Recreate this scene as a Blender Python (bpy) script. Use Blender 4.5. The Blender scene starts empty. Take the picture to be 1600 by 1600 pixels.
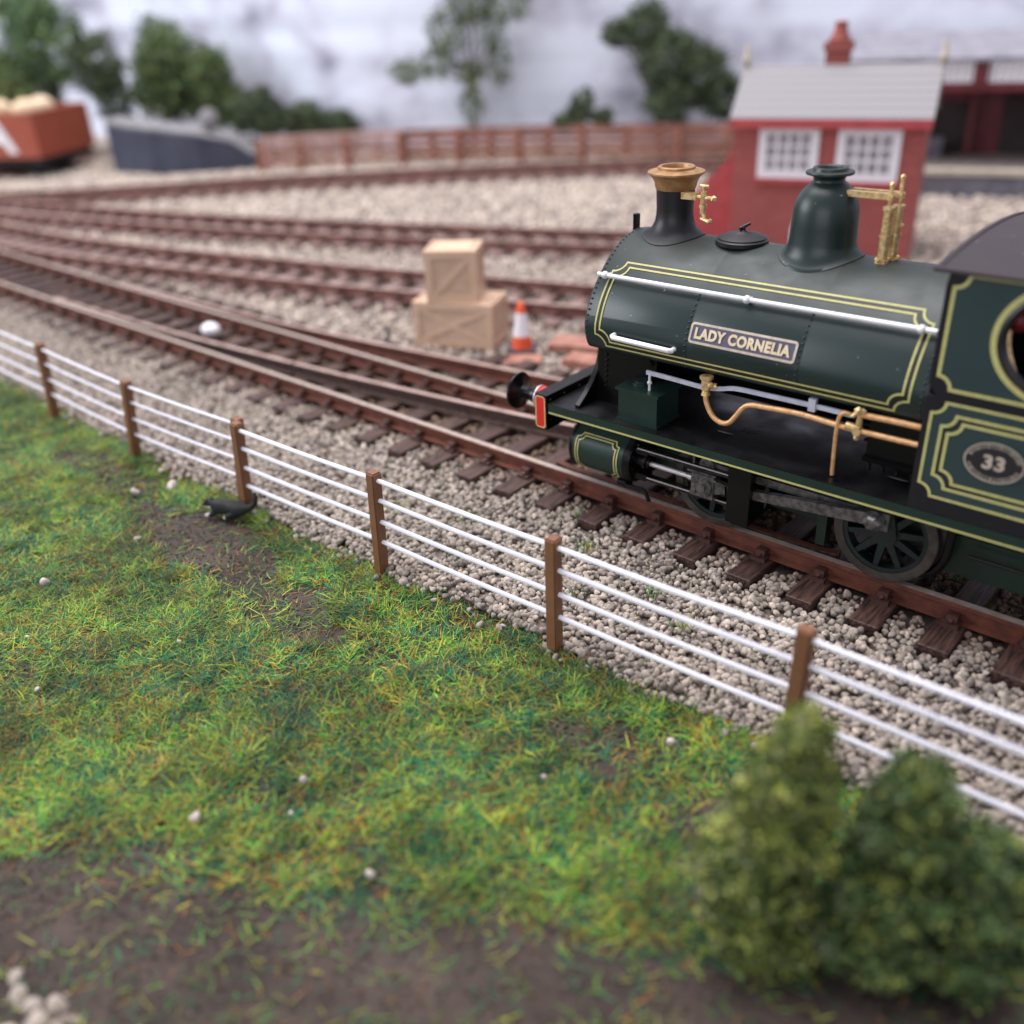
import bpy, bmesh, math, random
import numpy as np
from mathutils import Vector, Matrix
random.seed(7); RNG = np.random.default_rng(11)
SC = bpy.context.scene
COL = SC.collection
PI = math.pi

# ------------------------------------------------------------------ camera
CAM_LOC = Vector((0.0, -9.889, 6.327))
PITCH, ROLL, PSI, FPX = math.radians(28.952), math.radians(-2.9165), 0.830668, 1469.0
def cam_axes():
    f = np.array([0, math.cos(PITCH), -math.sin(PITCH)]); rt = np.array([1., 0, 0]); up = np.array([0, math.sin(PITCH), math.cos(PITCH)])
    r2 = math.cos(ROLL) * rt + math.sin(ROLL) * up; u2 = -math.sin(ROLL) * rt + math.cos(ROLL) * up
    M = np.array([[math.sin(PSI), -math.cos(PSI), 0], [math.cos(PSI), math.sin(PSI), 0], [0, 0, 1.]])
    return M @ r2, M @ u2, M @ f
AR, AU, AF = cam_axes()
def in_view(P, margin=0.12):
    """rough test used only to leave out pebbles and fibres nobody could see"""
    v = np.asarray(P) - np.array(CAM_LOC)
    d = v @ AF
    x = FPX * (v @ AR) / np.maximum(d, .01); y = FPX * (v @ AU) / np.maximum(d, .01)
    m = 800 * (1 + 2 * margin)
    return (d > 1) & (np.abs(x) < m) & (np.abs(y) < m)
cd = bpy.data.cameras.new('camera'); cam = bpy.data.objects.new('camera', cd); COL.objects.link(cam)
cam.matrix_world = Matrix(((AR[0], AU[0], -AF[0], CAM_LOC.x), (AR[1], AU[1], -AF[1], CAM_LOC.y), (AR[2], AU[2], -AF[2], CAM_LOC.z), (0, 0, 0, 1)))
cd.sensor_width = 36; cd.lens = FPX / 1600 * 36
cd.clip_start = .1; cd.clip_end = 500
cd.dof.use_dof = True; cd.dof.focus_distance = 11.7
cd.dof.aperture_fstop = cd.lens * 1e-3 / (2 * .104)
SC.camera = cam

# ------------------------------------------------------------------ materials
def mat(name, c1, c2=None, rough=.5, metal=0., scale=8., bump=0., bscale=None, detail=4., spec=.5, attr=None, coat=0., lo=.35, hi=.65, rvar=0.):
    m = bpy.data.materials.new(name); m.use_nodes = True
    nt = m.node_tree; b = nt.nodes['Principled BSDF']; L = nt.links.new
    b.inputs['Roughness'].default_value = rough; b.inputs['Metallic'].default_value = metal
    b.inputs['Specular IOR Level'].default_value = spec
    b.inputs['Coat Weight'].default_value = coat
    tc = nt.nodes.new('ShaderNodeTexCoord')
    def noise(s, d=detail):
        n = nt.nodes.new('ShaderNodeTexNoise'); n.inputs['Scale'].default_value = s; n.inputs['Detail'].default_value = d
        L(tc.outputs['Object'], n.inputs['Vector']); return n
    if attr:
        a = nt.nodes.new('ShaderNodeAttribute'); a.attribute_name = attr
        col = a.outputs['Color']
        if c2 is not None:
            n = noise(scale); r = nt.nodes.new('ShaderNodeMapRange'); r.inputs['From Min'].default_value = .3; r.inputs['From Max'].default_value = .7
            r.inputs['To Min'].default_value = c1; r.inputs['To Max'].default_value = c2
            L(n.outputs['Fac'], r.inputs['Value'])
            mx = nt.nodes.new('ShaderNodeVectorMath'); mx.operation = 'SCALE'
            L(col, mx.inputs[0]); L(r.outputs['Result'], mx.inputs['Scale']); col = mx.outputs['Vector']
        L(col, b.inputs['Base Color'])
    elif c2 is None:
        b.inputs['Base Color'].default_value = (*c1, 1)
    else:
        n = noise(scale); r = nt.nodes.new('ShaderNodeValToRGB')
        r.color_ramp.elements[0].position = lo; r.color_ramp.elements[0].color = (*c1, 1)
        r.color_ramp.elements[1].position = hi; r.color_ramp.elements[1].color = (*c2, 1)
        L(n.outputs['Fac'], r.inputs['Fac']); L(r.outputs['Color'], b.inputs['Base Color'])
        if rvar:
            q = nt.nodes.new('ShaderNodeMapRange'); q.inputs['To Min'].default_value = rough - rvar; q.inputs['To Max'].default_value = rough + rvar
            L(n.outputs['Fac'], q.inputs['Value']); L(q.outputs['Result'], b.inputs['Roughness'])
    if bump:
        n = noise(bscale or scale * 3); bp = nt.nodes.new('ShaderNodeBump'); bp.inputs['Strength'].default_value = bump; bp.inputs['Distance'].default_value = .02
        L(n.outputs['Fac'], bp.inputs['Height']); L(bp.outputs['Normal'], b.inputs['Normal'])
    return m

def dusty(name, base, dust, rough, amount=.8, specks=True, spec=.5):
    """satin model paint: dust lies on upward faces, pale fibres cling here and there"""
    m = bpy.data.materials.new(name); m.use_nodes = True
    nt = m.node_tree; b = nt.nodes['Principled BSDF']; L = nt.links.new; N = nt.nodes.new
    b.inputs['Specular IOR Level'].default_value = spec
    tc = N('ShaderNodeTexCoord'); ge = N('ShaderNodeNewGeometry'); sx = N('ShaderNodeSeparateXYZ'); L(ge.outputs['Normal'], sx.inputs[0])
    mr = N('ShaderNodeMapRange'); mr.inputs['From Min'].default_value = .55; mr.inputs['From Max'].default_value = 1.0; L(sx.outputs['Z'], mr.inputs['Value'])
    n1 = N('ShaderNodeTexNoise'); n1.inputs['Scale'].default_value = 2.2; n1.inputs['Detail'].default_value = 8; L(tc.outputs['Object'], n1.inputs['Vector'])
    n2 = N('ShaderNodeMapRange'); n2.inputs['From Min'].default_value = .3; n2.inputs['From Max'].default_value = .7; L(n1.outputs['Fac'], n2.inputs['Value'])
    mu = N('ShaderNodeMath'); mu.operation = 'MULTIPLY'; L(mr.outputs['Result'], mu.inputs[0]); L(n2.outputs['Result'], mu.inputs[1])
    mu2 = N('ShaderNodeMath'); mu2.operation = 'MULTIPLY'; L(mu.outputs[0], mu2.inputs[0]); mu2.inputs[1].default_value = amount
    mix = N('ShaderNodeMix'); mix.data_type = 'RGBA'; mix.inputs['A'].default_value = (*base, 1); mix.inputs['B'].default_value = (*dust, 1); L(mu2.outputs[0], mix.inputs['Factor'])
    col = mix.outputs['Result']
    if specks:
        # distorted, sparse voronoi cells = lint
        nd = N('ShaderNodeTexNoise'); nd.inputs['Scale'].default_value = 9; L(tc.outputs['Object'], nd.inputs['Vector'])
        va = N('ShaderNodeVectorMath'); va.operation = 'MULTIPLY_ADD'; L(nd.outputs['Color'], va.inputs[0]); va.inputs[1].default_value = (.25, .25, .25); L(tc.outputs['Object'], va.inputs[2])
        vo = N('ShaderNodeTexVoronoi'); vo.inputs['Scale'].default_value = 7.5; L(va.outputs[0], vo.inputs['Vector'])
        lt = N('ShaderNodeMath'); lt.operation = 'LESS_THAN'; L(vo.outputs['Distance'], lt.inputs[0]); lt.inputs[1].default_value = .075
        sc = N('ShaderNodeSeparateColor'); L(vo.outputs['Color'], sc.inputs[0])
        gt = N('ShaderNodeMath'); gt.operation = 'GREATER_THAN'; L(sc.outputs[0], gt.inputs[0]); gt.inputs[1].default_value = .58
        mm = N('ShaderNodeMath'); mm.operation = 'MULTIPLY'; L(lt.outputs[0], mm.inputs[0]); L(gt.outputs[0], mm.inputs[1])
        m3 = N('ShaderNodeMath'); m3.operation = 'MULTIPLY'; L(mm.outputs[0], m3.inputs[0]); m3.inputs[1].default_value = .45
        mx2 = N('ShaderNodeMix'); mx2.data_type = 'RGBA'; L(m3.outputs[0], mx2.inputs['Factor']); L(col, mx2.inputs['A']); mx2.inputs['B'].default_value = (.5, .5, .48, 1)
        col = mx2.outputs['Result']
    L(col, b.inputs['Base Color'])
    rr = N('ShaderNodeMapRange'); rr.inputs['To Min'].default_value = rough; rr.inputs['To Max'].default_value = min(1, rough + .4); L(mu.outputs[0], rr.inputs['Value']); L(rr.outputs['Result'], b.inputs['Roughness'])
    nb = N('ShaderNodeTexNoise'); nb.inputs['Scale'].default_value = 60; L(tc.outputs['Object'], nb.inputs['Vector'])
    bp = N('ShaderNodeBump'); bp.inputs['Strength'].default_value = .05; bp.inputs['Distance'].default_value = .02; L(nb.outputs['Fac'], bp.inputs['Height']); L(bp.outputs['Normal'], b.inputs['Normal'])
    return m

M = {}
M['green'] = dusty('loco_green_paint', (.0075, .0195, .0180), (.034, .036, .028), .36, .75, True, .5)
M['green2'] = mat('plain_green_paint', (.0055, .0195, .0145), (.0075, .025, .0185), .38, scale=3, bump=.05, bscale=60)
M['cabgreen'] = mat('cab_side_green', (.017, .036, .037), (.020, .041, .042), .40, scale=2, bump=.05, bscale=60)
M['black'] = dusty('black_paint', (.0025, .0025, .0032), (.014, .013, .013), .24, .35, False, .3)
M['chimney'] = dusty('chimney_black', (.007, .0065, .010), (.035, .032, .036), .40, .5, False, .4)
M['roof'] = dusty('cab_roof_grey', (.040, .031, .038), (.062, .050, .056), .62, 1., True, .3)
M['iron'] = mat('oiled_iron', (.075, .072, .074), (.20, .19, .19), .33, .7, scale=14, bump=.15, bscale=50)
M['steel'] = mat('bright_steel', (.60, .55, .57), (.72, .68, .70), .34, .55, scale=9)
M['white'] = mat('handrail_white_metal', (.72, .71, .76), (.80, .79, .84), .30, .25, scale=9)
M['grey_rod'] = mat('painted_grey_rod', (.38, .39, .47), (.48, .49, .57), .45, .1, scale=9, bump=.05)
M['brass'] = mat('brass', (.46, .29, .11), (.78, .58, .30), .38, .55, scale=16, bump=.25, bscale=30)
M['copper'] = mat('copper_pipe', (.62, .33, .14), (.78, .47, .24), .42, .45, scale=18, bump=.15)
M['cap'] = mat('copper_cap', (.30, .15, .055), (.44, .25, .11), .45, .45, scale=8, bump=.12, bscale=40)
M['yellow'] = mat('lining_yellow', (.42, .40, .14), (.50, .475, .18), .55, scale=20)
M['lineblack'] = mat('lining_black', (.006, .005, .006), None, .5)
M['cream'] = mat('lining_cream', (.72, .50, .22), None, .5)
M['red'] = mat('buffer_red', (.52, .018, .012), (.60, .025, .016), .38, scale=4)
M['darkred'] = mat('dark_red', (.16, .01, .012), None, .5)
M['plate'] = mat('nameplate_blue', (.075, .066, .105), None, .5)
M['letters'] = mat('plate_letters', (.56, .45, .29), (.64, .53, .36), .5, .1, scale=12)
M['platebrown'] = mat('plate_edge', (.40, .34, .28), (.52, .45, .36), .5, .1, scale=18)
M['numblack'] = mat('number_plate_black', (.010, .010, .013), None, .45)
M['tyre'] = mat('wheel_tyre', (.045, .040, .036), (.09, .08, .07), .42, .5, scale=6)
M['wheelgreen'] = mat('wheel_green', (.0025, .010, .0105), (.0035, .0135, .014), .36, scale=5)
M['rust'] = mat('rail_rust', (.075, .019, .010), (.155, .043, .022), .75, scale=5, bump=.35, bscale=22, detail=8, lo=.3, hi=.7)
M['railtop'] = mat('rail_head', (.40, .31, .25), (.52, .43, .37), .42, .25, scale=7, detail=8, rvar=.1)
M['railtop2'] = mat('rusty_rail_head', (.34, .22, .185), (.50, .36, .31), .5, .1, scale=3, detail=8)
M['sleeper'] = mat('sleeper_wood', (.024, .0115, .0095), (.075, .038, .030), .55, scale=5, bump=.5, bscale=14, detail=8, lo=.3, hi=.7)
def grain(name, c1, c2, rough):
    m = mat(name, c1, c2, rough, scale=5); nt = m.node_tree; N = nt.nodes.new; L = nt.links.new
    tc = [n for n in nt.nodes if n.type == 'TEX_COORD'][0]; ns = [n for n in nt.nodes if n.type == 'TEX_NOISE'][0]
    mp = N('ShaderNodeMapping'); mp.inputs['Scale'].default_value = (5, .55, 5); oi = N('ShaderNodeObjectInfo'); ad = N('ShaderNodeVectorMath'); ad.operation = 'MULTIPLY_ADD'; ad.inputs[1].default_value = (7, 3, 5)
    L(oi.outputs['Random'], ad.inputs[0]); L(tc.outputs['Object'], ad.inputs[2]); L(ad.outputs[0], mp.inputs[0]); L(mp.outputs[0], ns.inputs['Vector']); ns.inputs['Detail'].default_value = 9
    bp = N('ShaderNodeBump'); bp.inputs['Strength'].default_value = .9; bp.inputs['Distance'].default_value = .02; L(ns.outputs['Fac'], bp.inputs['Height']); L(bp.outputs['Normal'], nt.nodes['Principled BSDF'].inputs['Normal'])
    return m
M['sleeper'] = grain('sleeper_wood_grain', (.018, .0085, .007), (.105, .052, .040), .55)
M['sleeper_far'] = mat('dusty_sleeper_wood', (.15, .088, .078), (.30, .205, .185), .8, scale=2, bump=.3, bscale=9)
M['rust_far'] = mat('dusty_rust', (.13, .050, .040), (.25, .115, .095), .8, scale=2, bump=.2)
M['chair'] = mat('rail_chair', (.05, .019, .014), (.09, .038, .030), .55, scale=9, bump=.3)
M['post'] = mat('fence_post_brown', (.185, .078, .035), (.215, .094, .044), .55, scale=6, bump=.12, bscale=25)
M['wire'] = mat('fence_wire_white', (.70, .69, .77), (.76, .75, .82), .5, scale=6)
M['mud'] = mat('mud', (.026, .016, .012), (.070, .047, .038), .85, scale=1.6, bump=.9, bscale=9, detail=10, lo=.3, hi=.7)
M['bed'] = mat('ballast_bed', (.13, .10, .085), (.24, .20, .18), .95, scale=6, bump=1., bscale=14, detail=8)
M['stone'] = mat('ballast_stone', .72, 1.15, .9, attr='Col', scale=22, bump=.4, bscale=40)
M['grass'] = mat('grass_fibre', .85, 1.1, .62, attr='Col', scale=3, spec=.3)
M['leaf'] = mat('foliage', .7, 1.15, .8, attr='Col', scale=4, spec=.2)
M['trunk'] = mat('bark', (.06, .045, .035), (.13, .10, .08), .9, scale=5, bump=.5)
M['card'] = mat('crate_wood', (.60, .41, .28), (.66, .46, .33), .75, scale=5, bump=.1)
M['carddark'] = mat('crate_panel', (.53, .365, .262), (.59, .415, .305), .8, scale=5, bump=.1)
M['cone_or'] = mat('cone_orange', (.72, .085, .02), (.80, .11, .03), .5, scale=4)
M['cone_wh'] = mat('cone_white', (.80, .77, .82), None, .5)
M['cone_base'] = mat('cone_base', (.055, .045, .06), (.09, .075, .09), .7, scale=7)
M['plank'] = mat('rusty_plank', (.28, .115, .08), (.42, .20, .15), .8, scale=3, bump=.3)
M['brick'] = None
M['slate'] = None
M['hutwhite'] = mat('window_white', (.78, .76, .80), None, .5)
M['pane'] = mat('window_pane', (.36, .33, .36), (.55, .51, .55), .15, scale=1.5)
M['redtrim'] = mat('red_trim', (.36, .045, .050), (.44, .06, .065), .6, scale=3)
M['maroon'] = mat('maroon_wood', (.095, .010, .015), (.14, .016, .023), .6, scale=3)
M['dark'] = mat('dark_interior', (.016, .010, .011), (.03, .018, .02), .8, scale=3)
M['cream2'] = mat('cream_edge', (.42, .36, .28), (.50, .44, .36), .8, scale=3)
M['greyface'] = mat('platform_face', (.10, .095, .12), (.16, .15, .18), .85, scale=3, bump=.3)
M['platform'] = mat('platform_top', (.17, .14, .125), (.24, .20, .18), .85, scale=3)
M['canopy'] = mat('canopy_grey', (.20, .195, .23), (.28, .27, .31), .6, scale=2)
M['dock'] = mat('dock_wall', (.032, .036, .062), (.055, .060, .092), .8, scale=.6, bump=.2)
M['docktop'] = mat('dock_surface', (.16, .155, .165), (.24, .23, .24), .9, scale=1)
M['wagon'] = mat('wagon_bauxite', (.28, .055, .026), (.33, .072, .036), .6, scale=2)
M['wagonblack'] = mat('wagon_underframe', (.010, .010, .011), (.018, .018, .018), .7, scale=4)
M['sack'] = mat('pale_sack', (.62, .45, .30), (.72, .56, .40), .85, scale=2)
M['fencewood'] = mat('brown_rail_wood', (.19, .065, .038), (.34, .15, .105), .8, scale=.9, bump=.2)
M['fencepink'] = mat('faded_fence_wood', (.42, .27, .24), (.54, .37, .34), .8, scale=.9)
M['fur'] = mat('black_fur', (.005, .0055, .007), (.011, .012, .014), .7, scale=12, bump=.6, bscale=60)
M['furwhite'] = mat('white_fur', (.55, .48, .43), (.65, .58, .53), .8, scale=12)
M['whiteblob'] = mat('white_plaster', (.78, .76, .80), (.82, .80, .84), .6, scale=5, bump=.2)

def brick_mat(name, c1, c2, mortar, w, h, rot=0):
    m = bpy.data.materials.new(name); m.use_nodes = True; nt = m.node_tree; b = nt.nodes['Principled BSDF']
    tc = nt.nodes.new('ShaderNodeTexCoord'); mp = nt.nodes.new('ShaderNodeMapping'); br = nt.nodes.new('ShaderNodeTexBrick')
    mp.inputs['Rotation'].default_value = (PI / 2, 0, 0) if rot == 0 else (0, 0, 0)
    br.inputs['Color1'].default_value = (*c1, 1); br.inputs['Color2'].default_value = (*c2, 1); br.inputs['Mortar'].default_value = (*mortar, 1)
    br.inputs['Scale'].default_value = 1; br.inputs['Brick Width'].default_value = w; br.inputs['Row Height'].default_value = h; br.inputs['Mortar Size'].default_value = h * .12
    nt.links.new(tc.outputs['Object'], mp.inputs[0]); nt.links.new(mp.outputs[0], br.inputs['Vector']); nt.links.new(br.outputs['Color'], b.inputs['Base Color'])
    b.inputs['Roughness'].default_value = .8
    return m
M['brick'] = brick_mat('red_brick', (.27, .050, .045), (.34, .070, .060), (.33, .12, .11), .32, .10)
M['chimbrick'] = brick_mat('chimney_brick', (.24, .045, .035), (.31, .065, .05), (.30, .12, .10), .3, .1)
def slat_mat(name, c1, c2, period):
    m = bpy.data.materials.new(name); m.use_nodes = True; nt = m.node_tree; b = nt.nodes['Principled BSDF']
    tc = nt.nodes.new('ShaderNodeTexCoord'); wv = nt.nodes.new('ShaderNodeTexWave'); wv.bands_direction = 'Z'; wv.wave_profile = 'SAW'
    wv.inputs['Scale'].default_value = PI / 10 / period; wv.inputs['Distortion'].default_value = .3
    r = nt.nodes.new('ShaderNodeValToRGB'); r.color_ramp.elements[0].color = (*c1, 1); r.color_ramp.elements[0].position = .0; r.color_ramp.elements[1].color = (*c2, 1); r.color_ramp.elements[1].position = .35
    nt.links.new(tc.outputs['Object'], wv.inputs['Vector']); nt.links.new(wv.outputs['Fac'], r.inputs['Fac']); nt.links.new(r.outputs['Color'], b.inputs['Base Color']); b.inputs['Roughness'].default_value = .75
    return m
M['slate'] = slat_mat('grey_slate', (.14, .13, .14), (.28, .265, .28), .17)

# ------------------------------------------------------------------ objects
WM = {}
def tag(o, label=None, cat=None, group=None, kind=None):
    if label: o['label'] = label
    if cat: o['category'] = cat
    if group: o['group'] = group
    if kind: o['kind'] = kind
    return o
def thing(name, label, cat, loc=(0, 0, 0), group=None, rotz=0.):
    o = bpy.data.objects.new(name, None); COL.objects.link(o); o.location = loc; o.rotation_euler = (0, 0, rotz); o.empty_display_size = .2
    WM[o.name] = Matrix.LocRotScale(Vector(loc), Matrix.Rotation(rotz, 3, 'Z').to_quaternion(), None)
    return tag(o, label, cat, group)
def link(name, me, mats, parent=None, smooth=False, angle=None):
    for m in (mats if isinstance(mats, (list, tuple)) else [mats]): me.materials.append(M[m] if isinstance(m, str) else m)
    o = bpy.data.objects.new(name, me); COL.objects.link(o)
    if smooth:
        me.polygons.foreach_set('use_smooth', [True] * len(me.polygons))
        if angle: me.set_sharp_from_angle(angle=math.radians(angle))
    if parent is not None:
        o.parent = parent; o.matrix_parent_inverse = WM[parent.name].inverted()      # geometry is given in place
    WM[o.name] = Matrix.Identity(4)
    return o
def obj(name, bm, mats, parent=None, smooth=False, angle=40, bevel=0.):
    if bevel:
        bmesh.ops.bevel(bm, geom=[e for e in bm.edges if len(e.link_faces) == 2 and e.calc_face_angle(0) > .6], offset=bevel, segments=2, profile=.6, affect='EDGES')
    me = bpy.data.meshes.new(name); bm.to_mesh(me); bm.free()
    return link(name, me, mats, parent, smooth, angle)
def local(name, bm, mats, parent, loc=(0, 0, 0), smooth=False, bevel=0.):
    """part given in its thing's own coordinates (for copies)"""
    if bevel: bmesh.ops.bevel(bm, geom=[e for e in bm.edges if len(e.link_faces) == 2 and e.calc_face_angle(0) > .6], offset=bevel, segments=2, affect='EDGES')
    me = bpy.data.meshes.new(name); bm.to_mesh(me); bm.free()
    for m in (mats if isinstance(mats, (list, tuple)) else [mats]): me.materials.append(M[m])
    o = bpy.data.objects.new(name, me); COL.objects.link(o); o.parent = parent; o.location = loc
    if smooth: me.polygons.foreach_set('use_smooth', [True] * len(me.polygons)); me.set_sharp_from_angle(angle=math.radians(40))
    return o
def B(): return bmesh.new()
def box(bm, x0, x1, y0, y1, z0, z1, mi=0, T=None):
    vs = [bm.verts.new(Vector(p) if T is None else T @ Vector(p)) for p in [(x0, y0, z0), (x1, y0, z0), (x1, y1, z0), (x0, y1, z0), (x0, y0, z1), (x1, y0, z1), (x1, y1, z1), (x0, y1, z1)]]
    for q in [(3, 2, 1, 0), (4, 5, 6, 7), (0, 1, 5, 4), (1, 2, 6, 5), (2, 3, 7, 6), (3, 0, 4, 7)]:
        bm.faces.new([vs[i] for i in q]).material_index = mi
def frame_of(d):
    d = Vector(d).normalized(); a = Vector((0, 0, 1)) if abs(d.z) < .9 else Vector((1, 0, 0))
    u = d.cross(a).normalized(); return u, d.cross(u).normalized()
def rings(bm, rr, closed=True, cap0=True, cap1=True, mi=0):
    V = [[bm.verts.new(p) for p in r] for r in rr]; n = len(V[0])
    for a, b in zip(V, V[1:]):
        for i in range(n if closed else n - 1):
            bm.faces.new((a[i], a[(i + 1) % n], b[(i + 1) % n], b[i])).material_index = mi
    if cap0: bm.faces.new(V[0][::-1]).material_index = mi
    if cap1: bm.faces.new(V[-1]).material_index = mi
    return V
def cyl(bm, p0, p1, r0, r1=None, seg=20, mi=0, caps=True):
    p0, p1 = Vector(p0), Vector(p1); u, v = frame_of(p1 - p0); r1 = r0 if r1 is None else r1
    rings(bm, [[p + (u * math.cos(2 * PI * i / seg) + v * math.sin(2 * PI * i / seg)) * r for i in range(seg)] for p, r in ((p0, r0), (p1, r1))], cap0=caps, cap1=caps, mi=mi)
def lathe(bm, prof, c, axis=(0, 0, 1), seg=40, mi=0, zfun=None, caps=True):
    """prof: (radius, height) pairs from bottom to top"""
    c = Vector(c); a = Vector(axis).normalized(); u, v = frame_of(a); rr = []
    for k, (r, h) in enumerate(prof):
        ring = []
        for i in range(seg):
            t = 2 * PI * i / seg; p = c + a * h + (u * math.cos(t) + v * math.sin(t)) * max(r, 1e-4)
            if zfun: p = zfun(k, p)
            ring.append(p)
        rr.append(ring)
    rings(bm, rr, mi=mi, cap0=caps, cap1=caps)
def tube(bm, pts, r, seg=10, mi=0):
    pts = [Vector(p) for p in pts]; rr = []; pu = None
    for i, p in enumerate(pts):
        d = (pts[min(i + 1, len(pts) - 1)] - pts[max(i - 1, 0)]).normalized()
        if pu is None: u, v = frame_of(d)
        else:
            u = (pu - d * pu.dot(d)).normalized(); v = d.cross(u)
        pu = u; rad = r[i] if isinstance(r, (list, tuple)) else r
        rr.append([p + (u * math.cos(2 * PI * k / seg) + v * math.sin(2 * PI * k / seg)) * rad for k in range(seg)])
    rings(bm, rr, mi=mi)
def spline(pts, n=8):
    P = [np.array(p, float) for p in pts]; P = [2 * P[0] - P[1]] + P + [2 * P[-1] - P[-2]]; out = []
    for i in range(1, len(P) - 2):
        a, b, c, d = P[i - 1:i + 3]
        for k in range(n):
            t = k / n; out.append(.5 * ((2 * b) + (-a + c) * t + (2 * a - 5 * b + 4 * c - d) * t * t + (-a + 3 * b - 3 * c + d) * t ** 3))
    out.append(P[-2]); return out
def ball(bm, c, r, sub=2, sc=(1, 1, 1), mi=0):
    res = bmesh.ops.create_icosphere(bm, subdivisions=sub, radius=r, matrix=Matrix.Translation(c) @ Matrix.Diagonal((*sc, 1)))
    for v in res['verts']:
        for f in v.link_faces: f.material_index = mi
def prism(bm, poly, fn, d0, d1, mi=0):
    """polygon (u,v) extruded from depth d0 to d1 through fn(u,v,d)"""
    rings(bm, [[Vector(fn(u, v, d)) for u, v in poly] for d in (d0, d1)], mi=mi)
def ribbon(bm, path, w, fn, closed=True, mi=0, step=.06):
    """flat line of width w along a 2-D path, laid on a surface by fn(u,v)"""
    P = [np.array(p, float) for p in path]; Q = []
    n = len(P)
    for i in range(n if closed else n - 1):
        a, b = P[i], P[(i + 1) % n]; k = max(1, int(np.linalg.norm(b - a) / step))
        for j in range(k): Q.append(a + (b - a) * j / k)
    if not closed: Q.append(P[-1])
    L, R = [], []; n = len(Q)
    for i, q in enumerate(Q):
        a = Q[i - 1] if (closed or i > 0) else q; b = Q[(i + 1) % n] if (closed or i < n - 1) else q
        d1 = q - a; d2 = b - q
        d1 = d1 / (np.linalg.norm(d1) or 1); d2 = d2 / (np.linalg.norm(d2) or 1); t = d1 + d2; t = t / (np.linalg.norm(t) or 1)
        nn = np.array([-t[1], t[0]]); c = max(.5, abs(float(nn @ np.array([-d2[1], d2[0]])) or 1))
        L.append(bm.verts.new(fn(*(q + nn * w / 2 / c)))); R.append(bm.verts.new(fn(*(q - nn * w / 2 / c))))
    for i in range(n if closed else n - 1):
        j = (i + 1) % n; bm.faces.new((L[i], L[j], R[j], R[i])).material_index = mi
def notched(u0, v0, u1, v1, r, k=5):
    """rectangle whose corners are cut by concave arcs"""
    out = []
    for (cu, cv), a0 in (((u0, v0), 90), ((u1, v0), 180), ((u1, v1), 270), ((u0, v1), 0)):
        for i in range(k + 1):
            a = math.radians(a0 - 90 * i / k) if False else math.radians(a0 + (-90) * 0 + 0)
            t = i / k
            ang = {90: 90 - 90 * t, 180: 180 - 90 * t, 270: 270 - 90 * t, 0: 0 - 90 * t}[a0]
            out.append((cu + r * math.cos(math.radians(ang)), cv + r * math.sin(math.radians(ang))))
    return out
def rounded(u0, v0, u1, v1, r, k=5):
    out = []
    for cu, cv, a0 in ((u0 + r, v0 + r, 180), (u1 - r, v0 + r, 270), (u1 - r, v1 - r, 0), (u0 + r, v1 - r, 90)):
        for i in range(k + 1): a = math.radians(a0 + 90 * i / k); out.append((cu + r * math.cos(a), cv + r * math.sin(a)))
    return out
def text_mesh(body, size, offset=.0, spacing=1., extrude=.0):
    cu = bpy.data.curves.new('lettering', 'FONT'); cu.body = body; cu.size = size; cu.offset = offset; cu.space_character = spacing; cu.extrude = extrude
    cu.align_x = 'CENTER'; cu.align_y = 'CENTER'; cu.resolution_u = 4
    o = bpy.data.objects.new('lettering_source', cu); COL.objects.link(o)
    bpy.context.view_layer.update()
    me = bpy.data.meshes.new_from_object(o.evaluated_get(bpy.context.evaluated_depsgraph_get())); bpy.data.objects.remove(o); bpy.data.curves.remove(cu)
    return me
def np_mesh(name, V, F, mats, col=None, smooth=False, parent=None):
    V = np.asarray(V, np.float32); F = np.asarray(F, np.int32); me = bpy.data.meshes.new(name)
    n, k = F.shape
    me.vertices.add(len(V)); me.vertices.foreach_set('co', V.ravel()); me.loops.add(n * k); me.loops.foreach_set('vertex_index', F.ravel())
    me.polygons.add(n); me.polygons.foreach_set('loop_start', np.arange(0, n * k, k, dtype=np.int32))
    if smooth: me.polygons.foreach_set('use_smooth', np.ones(n, bool))
    if col is not None:
        a = me.color_attributes.new('Col', 'FLOAT_COLOR', 'POINT'); c = np.ones((len(V), 4), np.float32); c[:, :3] = col; a.data.foreach_set('color', c.ravel())
    me.update(calc_edges=True); me.validate()
    return link(name, me, mats, parent)
def vnoise(x, y, s, seed=0):
    r = np.random.default_rng(seed); G = r.random((128, 128)); x = np.asarray(x) / s; y = np.asarray(y) / s
    i = np.floor(x).astype(int); j = np.floor(y).astype(int); fx = x - i; fy = y - j; fx = fx * fx * (3 - 2 * fx); fy = fy * fy * (3 - 2 * fy)
    g = lambda a, b: G[a % 128, b % 128]
    return (g(i, j) * (1 - fx) + g(i + 1, j) * fx) * (1 - fy) + (g(i, j + 1) * (1 - fx) + g(i + 1, j + 1) * fx) * fy
def sstep(x, a, b): t = np.clip((x - a) / (b - a), 0, 1); return t * t * (3 - 2 * t)

# ================================================================== SETTING
bm = B(); box(bm, -140, 60, -60, 110, -1.2, -.62); tag(obj('ground', bm, 'mud'), kind='structure')
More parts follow.
